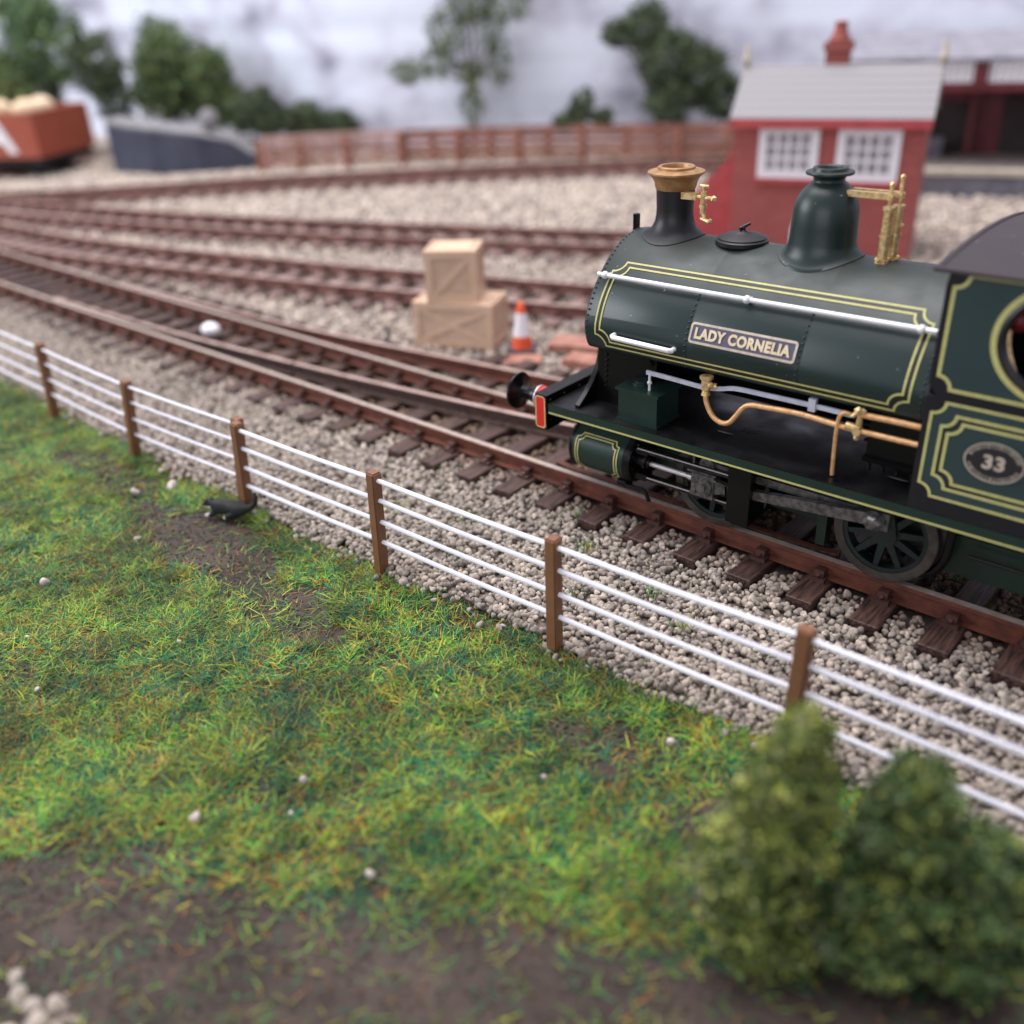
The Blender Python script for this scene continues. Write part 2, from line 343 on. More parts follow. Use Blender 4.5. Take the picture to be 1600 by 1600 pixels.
# earth in front of the fence, gently uneven
xs = np.arange(-34, 8.01, .12); ys = np.arange(-13, -2.55, .12); gx, gy = np.meshgrid(xs, ys, indexing='ij')
def mud_z(x, y): return -.44 + .10 * (vnoise(x, y, 1.7, 3) - .5) + .05 * (vnoise(x, y, .5, 4) - .5) + .025 * (vnoise(x, y, .2, 5) - .5) - .05 * sstep(y, -3.6, -2.8)
V = np.stack([gx, gy, mud_z(gx, gy)], -1).reshape(-1, 3); nx, ny = gx.shape
idx = np.arange(nx * ny).reshape(nx, ny); F = np.stack([idx[:-1, :-1], idx[1:, :-1], idx[1:, 1:], idx[:-1, 1:]], -1).reshape(-1, 4)
tag(np_mesh('soil', V, F, 'mud', smooth=True), kind='structure')
bm = B(); box(bm, -110, 50, -2.95, 70, -.9, -.43); tag(obj('ballast_bed', bm, 'bed'), kind='structure')

# backdrop: a printed board with a cloudy sky
def backdrop_mat():
    m = bpy.data.materials.new('printed_sky'); m.use_nodes = True; nt = m.node_tree; b = nt.nodes['Principled BSDF']; N = nt.nodes.new; L = nt.links.new
    tc = N('ShaderNodeTexCoord'); mp = N('ShaderNodeMapping'); mp.inputs['Scale'].default_value = (.17, .17, .24); L(tc.outputs['Object'], mp.inputs[0])
    n = N('ShaderNodeTexNoise'); n.inputs['Scale'].default_value = 1.6; n.inputs['Detail'].default_value = 5; L(mp.outputs[0], n.inputs['Vector'])
    r = N('ShaderNodeValToRGB'); E = r.color_ramp.elements; E[0].position = .30; E[0].color = (.26, .26, .35, 1); E[1].position = .60; E[1].color = (.80, .85, .98, 1)
    e = E.new(.40); e.color = (.50, .50, .61, 1); e = E.new(.50); e.color = (.70, .72, .85, 1)
    L(n.outputs['Fac'], r.inputs['Fac'])
    mp2 = N('ShaderNodeMapping'); mp2.inputs['Scale'].default_value = (.02, .02, .7); L(tc.outputs['Object'], mp2.inputs[0])
    n2 = N('ShaderNodeTexNoise'); n2.inputs['Scale'].default_value = 1.; n2.inputs['Detail'].default_value = 3; L(mp2.outputs[0], n2.inputs['Vector'])
    q = N('ShaderNodeMapRange'); q.inputs['From Min'].default_value = .35; q.inputs['From Max'].default_value = .65; q.inputs['To Min'].default_value = .82; q.inputs['To Max'].default_value = 1.; L(n2.outputs['Fac'], q.inputs['Value'])
    vm = N('ShaderNodeVectorMath'); vm.operation = 'SCALE'; L(r.outputs['Color'], vm.inputs[0]); L(q.outputs['Result'], vm.inputs['Scale'])
    L(vm.outputs['Vector'], b.inputs['Base Color']); b.inputs['Roughness'].default_value = .7
    return m
fwd = Vector((AF[0], AF[1], 0)).normalized(); rgt = Vector((AR[0], AR[1], 0)).normalized()
bp_ = spline([(-80, 12), (-70, 16.5), (-60, 20), (-50, 22.5), (-42.5, 22.6), (-36, 24.6), (-30, 28), (-24, 31.5), (-16, 35.5), (0, 41), (25, 48)], 8)
bm = B(); rr = []
for i, p in enumerate(bp_):
    d = np.array(bp_[min(i + 1, len(bp_) - 1)]) - np.array(bp_[max(i - 1, 0)]); d /= np.linalg.norm(d); q = (p[0] - d[1] * .3, p[1] + d[0] * .3)
    rr.append([Vector((p[0], p[1], -.6)), Vector((p[0], p[1], 26)), Vector((q[0], q[1], 26)), Vector((q[0], q[1], -.6))])
rings(bm, rr); bmesh.ops.recalc_face_normals(bm, faces=bm.faces)
tag(obj('sky', bm, backdrop_mat(), smooth=True, angle=30), kind='structure')

# ================================================================== TRACKS
HEAD = [(-.05, 0), (.05, 0), (.05, -.06), (.018, -.085), (.018, -.2), (.09, -.222), (.09, -.25), (-.09, -.25), (-.09, -.222), (-.018, -.2), (-.018, -.085), (-.05, -.06)]
def rail_bm(path):
    bm = B(); rr = []; P = [Vector((x, y, 0)) for x, y in path]
    for i, p in enumerate(P):
        d = (P[min(i + 1, len(P) - 1)] - P[max(i - 1, 0)]).normalized(); nrm = Vector((-d.y, d.x, 0))
        rr.append([p + nrm * o + Vector((0, 0, z)) for o, z in HEAD])
    rings(bm, rr, mi=1); bmesh.ops.recalc_face_normals(bm, faces=bm.faces)
    for f in bm.faces:
        if f.normal.z > .9 and f.calc_center_median().z > -.01: f.material_index = 0
    return bm
def offset_path(path, o):
    out = []
    for i, p in enumerate(path):
        a = np.array(path[max(i - 1, 0)]); b = np.array(path[min(i + 1, len(path) - 1)]); d = (b - a) / np.linalg.norm(b - a); out.append((p[0] - d[1] * o, p[1] + d[0] * o))
    return out
def sleeper_bm(l0, l1, chairs, mc=1):
    bm = B(); w = .17
    box(bm, -w, w, l0, l1, -.41, -.255)
    bmesh.ops.bevel(bm, geom=list(bm.edges), offset=.012, segments=1, affect='EDGES')
    for c in chairs:
        for s in (-1, 1):
            box(bm, -.10, .10, min(c + s * .03, c + s * .21), max(c + s * .03, c + s * .21), -.256, -.205, mi=mc)
            box(bm, -.065, .065, min(c + s * .03, c + s * .15), max(c + s * .03, c + s * .15), -.206, -.115, mi=mc)
            cyl(bm, (0, c + s * .155, -.21), (0, c + s * .175, -.165), .026, seg=8, mi=mc)
    return bm
def sleepers(parent, places, protos, mats, rx):
    """places: (x, y, angle, which prototype); the first of each is built, the rest are copies"""
    made = {}
    for (x, y, a, k) in places:
        if k not in made:
            o = local('sleeper', protos[k](), mats, parent); made[k] = o
        else:
            o = made[k].copy(); COL.objects.link(o); o.parent = parent
        o.location = (x - rx[0], y - rx[1], .43); o.rotation_euler = (random.uniform(-.006, .006), random.uniform(-.01, .01), a + random.uniform(-.02, .02))
G = 1.74
# main track with the points in it
tr = thing('railway_track', 'rusty brown straight track with a switch, carrying the green locomotive', 'railway track', (-20, .87, -.43))
obj('rail', rail_bm([(-64 + i * 3.6, 0) for i in range(21)]), ['railtop', 'rust'], tr)
far1 = [(-64, 1.74), (-40, 1.74), (-15.35, 1.74), (-4, 1.74), (9, 1.74)]
obj('rail', rail_bm(far1), ['railtop', 'rust'], tr)
blade = spline([(-24.6, .105), (-19.6, .30), (-16.0, .56), (-15.36, .61)], 5); blade2 = spline([(-15.29, .615), (-13.4, .80), (-10, 1.22), (-6.5, 1.80), (-3, 2.5), (1, 3.4), (8, 5.3)], 5)
obj('switch_blade', rail_bm(blade), ['railtop2', 'sleeper'], tr); obj('rail', rail_bm(blade2), ['railtop2', 'sleeper'], tr)
stock = spline([(-24.4, 1.85), (-19.6, 2.03), (-16, 2.28), (-13.4, 2.55), (-10, 2.97), (-6.5, 3.55), (-3, 4.25), (1, 5.15), (8, 7.05)], 5)
obj('rail', rail_bm(stock), ['railtop2', 'rust'], tr)
obj('check_rail', rail_bm([(-8.2, .20), (-7.9, .155), (-4.0, .155), (-3.7, .20)]), ['rust', 'sleeper'], tr)
pl = []; SLX = []
k = 0
x = 4.2
while x > -56:
    w = 'n' if (x > -1 or x < -25) else ('m' if x < -13 else 'l')
    pl.append((x, 0, 0, w)); SLX.append(x); x -= .80
pr = {'n': lambda: sleeper_bm(-.68, 2.42, [0, 1.74]), 'm': lambda: sleeper_bm(-.68, 2.95, [0, 1.74]), 'l': lambda: sleeper_bm(-.68, 3.9, [0, 1.74])}
sleepers(tr, pl, pr, ['sleeper', 'chair'], (-20, .87))
SLX = np.array(SLX)

def curved_track(name, label, near, group='rusty tracks fanning out behind', step=.86):
    path = spline(near, 12); path = [(float(a), float(b)) for a, b in path]
    cx, cy = path[len(path) // 2]
    t = thing(name, label, 'railway track', (cx, cy, -.43), group)
    ctr = offset_path(path, .87); farp = offset_path(path, 1.74)
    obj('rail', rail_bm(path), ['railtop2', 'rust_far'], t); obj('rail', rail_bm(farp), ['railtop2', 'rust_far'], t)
    pl = []; acc = 0
    for a, b in zip(ctr, ctr[1:]):
        seg = math.dist(a, b)
        while acc < seg:
            q = acc / seg; pl.append((a[0] + (b[0] - a[0]) * q, a[1] + (b[1] - a[1]) * q, math.atan2(b[1] - a[1], b[0] - a[0]), 'c')); acc += step
        acc -= seg
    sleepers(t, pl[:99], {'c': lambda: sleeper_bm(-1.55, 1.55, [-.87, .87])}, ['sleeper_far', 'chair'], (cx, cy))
    return path
TA = curved_track('railway_track', 'rusty curved track passing just behind the two wooden crates', [(-37, 1.95), (-32, 2.25), (-27.7, 2.95), (-23.3, 3.95), (-20.3, 4.65), (-17, 5.55), (-12.8, 6.75), (-8, 8.2), (-2, 10.1), (5, 12.4)])
TB = curved_track('railway_track', 'second rusty track back, between the crates and the pale gravel strip', [(-47, 3.4), (-40, 4.4), (-34, 5.7), (-29, 7.1), (-25, 8.4), (-21, 9.8), (-16, 11.7), (-10, 14.1)])
TC = curved_track('railway_track', 'farthest rusty track, curving along the brown fence at the back', [(-50, 1.9), (-44.5, 3.6), (-40.5, 6.2), (-37.2, 9.6), (-34, 13.2), (-30, 16.9), (-26.2, 20.2), (-22, 23.4), (-16, 27.2)])
TD = curved_track('railway_track', 'rusty track leading left under the red-brown wagon', [(-62, .5), (-56.5, 1.6), (-52.3, 3.4), (-49.6, 6), (-49.2, 9), (-50.2, 12), (-52, 15.5)])

# ------------------------------------------------------------------ ballast stones (uncountable)
def ico(sub):
    b = bmesh.new(); bmesh.ops.create_icosphere(b, subdivisions=sub, radius=1); b.verts.ensure_lookup_table()
    V = np.array([v.co[:] for v in b.verts]); F = np.array([[v.index for v in f.verts] for f in b.faces]); b.free(); return V, F
def stones(name, P, size, sub, cols, shade=None):
    V0, F0 = ico(sub); n = len(P); vari = []
    for k in range(24):
        r = np.random.default_rng(k); A = V0.copy()
        for _ in range(5):
            d = r.normal(size=3); d /= np.linalg.norm(d); h = r.uniform(.45, .8); t = A @ d; A = A - np.outer(np.maximum(t - h, 0), d)      # chip flats off
        A = A * r.uniform(.8, 1.15, 3); vari.append(A)
    vari = np.array(vari)
    q = RNG.normal(size=(n, 4)); q /= np.linalg.norm(q, axis=1)[:, None]; w, x, y, z = q.T
    R = np.stack([np.stack([1 - 2 * (y * y + z * z), 2 * (x * y - z * w), 2 * (x * z + y * w)], -1), np.stack([2 * (x * y + z * w), 1 - 2 * (x * x + z * z), 2 * (y * z - x * w)], -1), np.stack([2 * (x * z - y * w), 2 * (y * z + x * w), 1 - 2 * (x * x + y * y)], -1)], 1)
    S = size * RNG.uniform(.62, 1.35, n)
    VV = np.einsum('nij,nkj->nki', R, vari[RNG.integers(0, 24, n)]) * S[:, None, None] + P[:, None, :]
    FF = F0[None] + (np.arange(n) * len(V0))[:, None, None]
    c = cols[RNG.integers(0, len(cols), n)] * RNG.uniform(.68, 1.22, (n, 1))
    if shade is not None: c = c * shade
    C = np.repeat(c, len(V0), 0)
    return np_mesh(name, VV.reshape(-1, 3), FF.reshape(-1, 3), 'stone', C, smooth=(sub > 1))
SCOL = np.array([(.42, .345, .285), (.36, .305, .26), (.47, .40, .34), (.31, .265, .23), (.39, .33, .275), (.44, .375, .325), (.25, .215, .19)])
def edge_y(x): return -3.02 - .22 * (vnoise(x, x * 0, .9, 21) - .5) - .25 * (vnoise(x, x * 0, 3.2, 22) - .5)
def scatter(x0, x1, y0, y1, dens, zlo, zhi):
    n = int((x1 - x0) * (y1 - y0) * dens); P = np.stack([RNG.uniform(x0, x1, n), RNG.uniform(y0, y1, n), RNG.uniform(zlo, zhi, n)], -1); return P[in_view(P)]
def near_path(P, path, r):
    out = np.zeros(len(P), bool); Q = np.array(path)
    for a in range(0, len(P), 4000):
        p = P[a:a + 4000, :2]; out[a:a + 4000] = (np.linalg.norm(p[:, None] - Q[None], axis=2).min(1) < r)
    return out
P = scatter(-27, 4.5, -3.7, 2.9, 350, -.425, -.345)
X_, Y_ = P[:, 0], P[:, 1]
e = edge_y(X_); keep = (Y_ > e) | ((RNG.random(len(P)) < .10) & (Y_ > e - .22))
ds = np.abs(X_[:, None] - SLX[None]).min(1)
keep &= ~((ds < .20) & (Y_ > -.74) & (RNG.random(len(P)) > .012)); keep &= ~((np.abs(Y_) < .13) | (np.abs(Y_ - 1.74) < .13))
keep &= ~((Y_ > .1) & (Y_ < 1.7) & (RNG.random(len(P)) < .45))
P = P[keep]; P[:, 2] = np.where(P[:, 1] < e[keep] + .1, P[:, 2] - .02, P[:, 2]) + .05 * sstep(P[:, 1], -1.2, -.5) * (P[:, 1] < 0)
sh = np.ones((len(P), 3)); dirt = ((P[:, 1] > .05) & (P[:, 1] < 2.5)); sh[dirt] = np.array([.50, .40, .33]) * (.7 + .8 * vnoise(P[dirt, 0], P[dirt, 1], .5, 31))[:, None]
st = np.exp(-(P[:, 1] / .32) ** 2)[:, None]; sh = sh * (1 - st * np.array([.38, .52, .58]) * (.4 + .9 * vnoise(P[:, 0], P[:, 1], .6, 35))[:, None]); sh *= (.86 + .28 * vnoise(P[:, 0], P[:, 1], 1.1, 33))[:, None]
tag(stones('ballast', P, .044, 2, SCOL, sh), label='pale grey-pink ballast chippings around the near track', kind='stuff')
P = scatter(-60, 3, -3.2, 34, 62, -.44, -.36)
X_, Y_ = P[:, 0], P[:, 1]; keep = ~((X_ > -27) & (Y_ < 2.9)); keep &= (Y_ > edge_y(X_)); P = P[keep]
k2 = ~((P[:, 1] > -.2) & (P[:, 1] < 2.0) & (RNG.random(len(P)) < .7))
for t in (TA, TB, TC): k2 &= ~(near_path(P, offset_path(t, .87), 1.0) & (RNG.random(len(P)) < .75))
P = P[k2]
far = np.linalg.norm(P - np.array(CAM_LOC), axis=1) > 30
tag(stones('ballast', P[~far], .066, 1, SCOL * 1.45), label='pale ballast chippings between the middle tracks', kind='stuff')
tag(stones('ballast', P[far][::2], .085, 1, SCOL * 1.6), label='pale ballast strip in the distance before the brown fence', kind='stuff')
# pale lumps of out-of-focus gravel at the near left corner
Pn = np.stack([RNG.uniform(-7.0, -5.1, 130), RNG.uniform(-9.6, -8.93, 130), RNG.uniform(-.50, -.42, 130)], -1); Pn[:, 1] += (Pn[:, 0] + 6) * .30
tag(stones('gravel', Pn, .075, 2, SCOL * 1.1), label='blurred whitish gravel in the near left corner', kind='stuff')

# crumbs and grit on the bare earth
nc = 26000; cx_ = RNG.uniform(-20, 0, nc); cy__ = RNG.uniform(-9.4, -3.2, nc); Pc = np.stack([cx_, cy__, mud_z(cx_, cy__) + .004], -1); Pc = Pc[in_view(Pc, .05)]
tag(stones('soil_crumbs', Pc, .017, 1, np.array([(.05, .034, .027), (.085, .06, .05), (.03, .02, .016), (.12, .09, .075)])), label='brown crumbs of earth and grit on the bare soil', kind='stuff')
# loose pebbles lying on the grass
pv = [(-6.66, -3.28, .085), (-13.15, -3.55, .13), (-13.5, -4.0, .1), (-12.03, -6.17, .085), (-9.77, -7.31, .09), (-4.91, -6.61, .065), (-6.65, -7.25, .06), (-6.01, -6.62, .05), (-6.23, -6.29, .06), (-4.42, -4.78, .06), (-9.34, -5.77, .045), (-10.93, -6.91, .06), (-8.07, -3.22, .08), (-12.08, -4.76, .06), (-3.7, -3.65, .07)]
lab = {0: 'pale round pebble on the grass just left of the third fence post from the right', 1: 'largest whitish pebble, on bare soil left of the black cat', 2: 'pale pebble next to the largest one on bare soil left of the cat'}
for i, (x, y, r) in enumerate(pv):
    r *= .72; o = stones('pebble', np.array([[x, y, float(mud_z(np.array(x), np.array(y))) + r * .9 + .03]]), r, 2, np.array([(.52, .45, .41)]))
    tag(o, lab.get(i, 'small whitish pebble lying loose in the open grass'), 'pebble', 'loose pebbles on the grass')

# ------------------------------------------------------------------ grass
def grass_density(x, y):
    line = -8.22 + (x + 7.43) * .57
    d = sstep(y, line - .8, line + 1.0) ** 1.5
    for cx, cy, rx, ry, s in ((-11.2, -4.15, 1.6, .72, .97), (-9.0, -4.5, 1.3, .55, .93), (-14.4, -3.95, 2.0, .42, .9), (-7.3, -5.6, .5, .25, .6), (-3.4, -4.0, 1.5, .6, .75), (-2.2, -4.4, .9, .5, .7), (-17.5, -4.3, 1.0, .5, .5), (-6.0, -4.2, .5, .25, .5)):
        q = ((x - cx) / rx) ** 2 + ((y - cy) / ry) ** 2; q = q + .9 * (vnoise(x, y, .35, 41) - .5)
        d = d * (1 - s * (1 - sstep(q, .5, 1.3)))
    d = d * (.12 + .62 * sstep(vnoise(x, y, .8, 42) * .5 + vnoise(x, y, .22, 43) * .5, .28, .66))
    return np.clip(np.maximum(d, .010), 0, 1) * sstep(-y, -edge_y(x) - .06, -edge_y(x) + .12)
def fibres(name, x, y, label, zf=mud_z, lmin=.08, lmax=.21, wid=.0082, pal=None, up=(.03, .55)):
    n = len(x); z = zf(x, y); ang = RNG.uniform(0, 2 * PI, n) * .62 + .38 * (RNG.normal(0, .5, n) + 2.6 * vnoise(x, y, 1.3, 51) * 2)
    el = RNG.uniform(up[0], up[1], n) ** 1.1 * 1.1; ln = RNG.uniform(lmin, lmax, n); d = np.stack([np.cos(ang) * np.cos(el), np.sin(ang) * np.cos(el), np.sin(el)], -1)
    side = np.stack([-np.sin(ang), np.cos(ang), RNG.uniform(-.6, .6, n)], -1); side /= np.linalg.norm(side, axis=1)[:, None]
    bend = np.stack([RNG.normal(0, .25, n), RNG.normal(0, .25, n), RNG.uniform(-.55, .1, n)], -1)
    base = np.stack([x, y, z - .01 + RNG.uniform(0, .07, n)], -1); VV = []
    for t, w in ((0, 1.), (.36, 1.), (.7, .8), (1, .25)):
        c = base + d * (ln * t)[:, None] + bend * (ln * t * t)[:, None] * .7
        c[:, 2] = np.maximum(c[:, 2], z + .006)
        VV += [c + side * (wid * w / 2), c - side * (wid * w / 2)]
    VV = np.stack(VV, 1); F0 = np.array([(0, 1, 3, 2), (2, 3, 5, 4), (4, 5, 7, 6)]); FF = F0[None] + (np.arange(n) * 8)[:, None, None]
    # colour of each fibre: mixed static grass, with patches where one shade leads
    P = pal; a = vnoise(x, y, .5, 61) * .35 + vnoise(x, y, .13, 62) * .65; b2 = vnoise(x, y, .18, 63) * .7 + vnoise(x, y, .6, 66) * .3; u = RNG.random(n)
    k = np.where(u < .20 + .7 * (a - .5), 0, np.where(u < .40 + .8 * (a - .5), 1, np.where(u < .42 + .42 * (1.15 - b2), 2, np.where(u < .84, 3, 4))))
    c = P[k] * RNG.uniform(.55, 1.4, (n, 1)) * (.55 + .75 * sstep(vnoise(x, y, .22, 64) * .55 + vnoise(x, y, .9, 65) * .45, .2, .8))[:, None]; C = np.repeat(c, 8, 0)
    return tag(np_mesh(name, VV.reshape(-1, 3), FF.reshape(-1, 4), 'grass', C), label=label, kind='stuff')
PAL = np.array([(.118, .305, .032), (.33, .36, .040), (.015, .140, .060), (.265, .120, .022), (.020, .034, .018)])
n = 1800000; x = RNG.uniform(-29, 1.5, n); y = RNG.uniform(-9.6, -2.75, n)
kp = RNG.random(n) < grass_density(x, y); x, y = x[kp], y[kp]; kp = in_view(np.stack([x, y, 0 * x - .4], -1), .08); x, y = x[kp], y[kp]
fibres('grass', x, y, 'mixed green and straw static grass in front of the wire fence', pal=PAL)
# few sprigs growing among the sleepers
tx, ty = [], []
for cx, cy in ((-9.75, -.62), (-10.25, -.5), (-7.3, -.62), (-6.6, -1.2), (-5.3, -1.5), (-12.4, -.6), (-8.4, -1.6), (-4.6, -1.9), (-6.0, -2.2), (-9.6, -1.9), (-7.9, -2.4), (-2.0, .6), (-2.4, 1.0), (-1.4, .7), (-13.5, .9)):
    m_ = 26; tx += list(RNG.normal(cx, .07, m_)); ty += list(RNG.normal(cy, .07, m_))
fibres('grass', np.array(tx), np.array(ty), 'tiny green sprigs among the sleeper ends and ballast', zf=lambda a, b: np.full(len(a), -.36), lmin=.10, lmax=.24, wid=.010, pal=PAL * .8, up=(.3, 1.2))

# ================================================================== WIRE FENCES
WZ = (.07, .38, .70, .99)
def fence(label, posts, x_extra=None):
    r0 = posts[0]; t = thing('wire_fence', label, 'fence', (r0[0], r0[1], -.43), 'white-wired lineside fence')
    tops = []
    proto = None
    for (x, y, lean, ly, rz) in posts:
        if proto is None:
            bm = B(); box(bm, -.076, .076, -.076, .076, -.10, 1.53); bmesh.ops.bevel(bm, geom=list(bm.edges), offset=.018, segments=2, affect='EDGES')
            o = proto = local('post', bm, 'post', t, smooth=True)
        else:
            o = proto.copy(); COL.objects.link(o); o.parent = t
        o.location = (x - r0[0], y - r0[1], 0); o.rotation_euler = (-ly, lean, rz)
        tops.append((x, y, lean, ly))
    for z in WZ:
        h = z + .43; pts = [(x + h * math.sin(l) , y + h * math.sin(ly), -.43 + h * math.cos(l)) for x, y, l, ly in tops]
        bm = B(); fine = []
        for a, b in zip(pts, pts[1:]):
            for k in range(8):
                q = k / 8; fine.append((a[0] + (b[0] - a[0]) * q, a[1] + (b[1] - a[1]) * q, a[2] + (b[2] - a[2]) * q - .012 * math.sin(PI * q)))
        fine.append(pts[-1]); tube(bm, fine, .031 if 'right' in label else .023, 8); obj('wire', bm, 'wire', t, smooth=True)
fence('right-hand run of white-wired fence with brown posts, passing in front of the locomotive', [(-11.47, -3.27, .10, .0, .02), (-8.57, -3.16, .055, 0, -.03), (-5.65, -3.08, .01, 0, .04), (-2.76, -2.99, .015, .02, .02), (.05, -2.92, 0, 0, 0), (2.9, -2.9, 0, 0, 0)])
fence('left-hand run of white-wired fence, its brown posts leaning, ending beside the black cat', [(-27, -3.2, .10, 0, 0), (-24, -3.2, .12, 0, 0), (-20.9, -3.2, .11, 0, 0), (-17.85, -3.23, .17, 0, 0), (-14.78, -3.27, .23, 0, 0), (-11.75, -3.14, .17, .0, .0)])

# ================================================================== LOCOMOTIVE
CY = .87
loco = thing('locomotive', 'dark green four-wheeled saddle tank locomotive with yellow lining and copper-capped chimney', 'model locomotive', (-4.2, CY, 0))
HALF = spline([(-1.00, 2.115), (-1.09, 2.14), (-1.155, 2.22), (-1.20, 2.44), (-1.14, 2.65), (-1.03, 2.85), (-.86, 3.05), (-.60, 3.28), (-.30, 3.43), (0, 3.48)], 6)
NEAR = [(float(a), float(b)) for a, b in HALF]
arc = [0.]
for a, b in zip(NEAR, NEAR[1:]): arc.append(arc[-1] + math.dist(a, b))
ARC = np.array(arc); NP = np.array(NEAR)
def s_of_z(z): return float(np.interp(z, NP[:, 1], ARC))
def tank_pt(s, off=0.):
    a = float(np.interp(s, ARC, NP[:, 0])); b = float(np.interp(s, ARC, NP[:, 1])); e = .02
    a2, b2 = float(np.interp(s + e, ARC, NP[:, 0])), float(np.interp(s + e, ARC, NP[:, 1])); a1, b1 = float(np.interp(s - e, ARC, NP[:, 0])), float(np.interp(s - e, ARC, NP[:, 1]))
    d = np.array([a2 - a1, b2 - b1]); d /= np.linalg.norm(d) or 1
    return a - d[1] * off, b + d[0] * off
def tank_map(x, s, off=.004):
    a, b = tank_pt(s, off); return Vector((x, CY + a, b))
def tank_top_z(y):
    a = -abs(y - CY); return float(np.interp(a, NP[3:, 0][np.argsort(NP[3:, 0])], NP[3:, 1][np.argsort(NP[3:, 0])]))
TX0, TX1 = -7.30, -2.83
bm = B()
full = [(a, b) for a, b in NEAR] + [(-a, b) for a, b in NEAR[::-1][1:]]
sec = []
for x, sh in ((TX0, .955), (TX0 + .012, .985), (TX0 + .035, 1.), (-5.74, 1.), (-5.725, .996), (-5.71, 1.), (-4.29, 1.), (-4.275, .996), (-4.26, 1.), (TX1, 1.)):
    sec.append([Vector((x, CY + a * sh, 2.6 + (b - 2.6) * sh)) for a, b in full])
rings(bm, sec)
def rivet(bm, p, r=.017): ball(bm, p, r, 1)
smax = ARC[-1]
for x in (-7.245, -2.90):
    s = .15
    while s < smax * (1 if x < -5 else .6): rivet(bm, tank_map(x, s, 0)); s += .072
for x in (-5.755, -4.30):
    s = .16
    while s < s_of_z(3.03): rivet(bm, tank_map(x, s, 0)); s += .072
tank = obj('saddle_tank', bm, 'green', loco, smooth=True, angle=35)
# lining on the tank
def tline(u0, s0, u1, s1, r, w, m, off):
    bm = B(); ribbon(bm, notched(u0, s0, u1, s1, r), w, lambda u, s: tank_map(u, s, off)); return obj('lining', bm, m, tank)
s0, s1 = s_of_z(2.225), s_of_z(3.205)
tline(-7.10, s0 - .0, -3.02, s1, .15, .024, 'yellow', .006); tline(-7.065, s0 + .035, -3.055, s1 - .035, .15, .05, 'lineblack', .004); tline(-7.03, s0 + .07, -3.09, s1 - .07, .15, .024, 'yellow', .006)
# name plate
su = s_of_z(2.632); PX = -5.015
bm = B(); pts = rounded(-.69, -.125, .69, .125, .035)
rings(bm, [[tank_map(PX + u, su + v, d) for u, v in pts] for d in (.0, .022)]); npl = obj('nameplate', bm, 'plate', loco)
bm = B(); ribbon(bm, rounded(-.675, -.11, .675, .11, .03), .028, lambda u, v: tank_map(PX + u, su + v, .026)); obj('plate_rim', bm, 'platebrown', npl)
me = text_mesh('LADY CORNELIA', .205, .0105, 1.08)
xs_ = [v.co.x for v in me.vertices]; ws = max(xs_) - min(xs_); cxm = (max(xs_) + min(xs_)) / 2; yc = [v.co.y for v in me.vertices]; cym = (max(yc) + min(yc)) / 2
for v in me.vertices:
    v.co = tank_map(PX + (v.co.x - cxm) * 1.24 / ws, su + (v.co.y - cym) * .135 / (max(yc) - min(yc)), .028)
link('lettering', me, 'letters', npl)
# handrails
def rail_part(name, pts, knobs, r, parent, m='white'):
    bm = B(); tube(bm, pts, r, 12)
    for k in knobs: ball(bm, Vector(k), r * 1.75, 2); cyl(bm, k, (k[0], k[1] + .16, k[2] - .02), r * .8, seg=8)
    return obj(name, bm, m, parent, smooth=True)
rail_part('handrail', [(-7.24, -.07, 3.075), (-5.1, -.07, 3.072), (-2.93, -.07, 3.075)], [(-7.13, -.07, 3.075), (-5.10, -.07, 3.072), (-3.09, -.07, 3.075)], .030, tank)
rail_part('handrail', [(-6.79, -.30, 2.41), (-6.79, -.39, 2.405), (-6.77, -.41, 2.40), (-5.92, -.41, 2.385), (-5.90, -.39, 2.385), (-5.90, -.30, 2.39)], [], .034, tank)
# tank filler lid
bm = B(); zt = tank_top_z(CY); lathe(bm, [(.325, -.02), (.325, .025), (.30, .04), (.30, .055), (.27, .068), (.15, .10), (.05, .125), (.03, .15), (.04, .17), (.02, .19)], (-5.72, CY, zt), seg=36)
cyl(bm, (-5.74, CY - .05, zt + .16), (-5.66, CY + .06, zt + .21), .02, seg=8); obj('filler_lid', bm, 'chimney', tank, smooth=True)
# chimney, dome
def skirt(n):
    def f(k, p):
        if k < n: return Vector((p.x, p.y, tank_top_z(p.y) + (-.02, .012, .022)[k]))
        if k == n: return Vector((p.x, p.y, p.z * .45 + .55 * (tank_top_z(p.y) + .07)))
        return p
    return f
bm = B(); lathe(bm, [(.41, 0), (.41, 0), (.375, 0), (.295, 3.56), (.252, 3.63), (.238, 3.71), (.236, 3.80), (.246, 4.04)], (-6.71, CY, 0), zfun=skirt(3), seg=48)
chim = obj('chimney', bm, 'chimney', loco, smooth=True, angle=50)
bm = B(); lathe(bm, [(.248, 4.03), (.262, 4.06), (.274, 4.12), (.300, 4.17), (.338, 4.205), (.362, 4.225), (.362, 4.245), (.262, 4.275), (.240, 4.275), (.237, 4.30), (.222, 4.31), (.187, 4.31), (.174, 4.29), (.170, 3.95)], (-6.71, CY, 0), seg=48); obj('chimney_cap', bm, 'cap', chim, smooth=True, angle=40)
bm = B(); lathe(bm, [(.495, 0), (.495, 0), (.46, 0), (.402, 3.555), (.386, 3.62), (.380, 3.80), (.370, 3.97), (.343, 4.08), (.290, 4.175), (.225, 4.24), (.180, 4.275), (.172, 4.29), (.178, 4.325), (.21, 4.345), (.265, 4.36), (.27, 4.375), (.265, 4.39), (.20, 4.395), (.19, 4.43), (.165, 4.435), (.14, 4.42), (.13, 4.34)], (-4.68, CY, 0), zfun=skirt(3), seg=48)
dome = obj('steam_dome', bm, 'green', loco, smooth=True, angle=55)
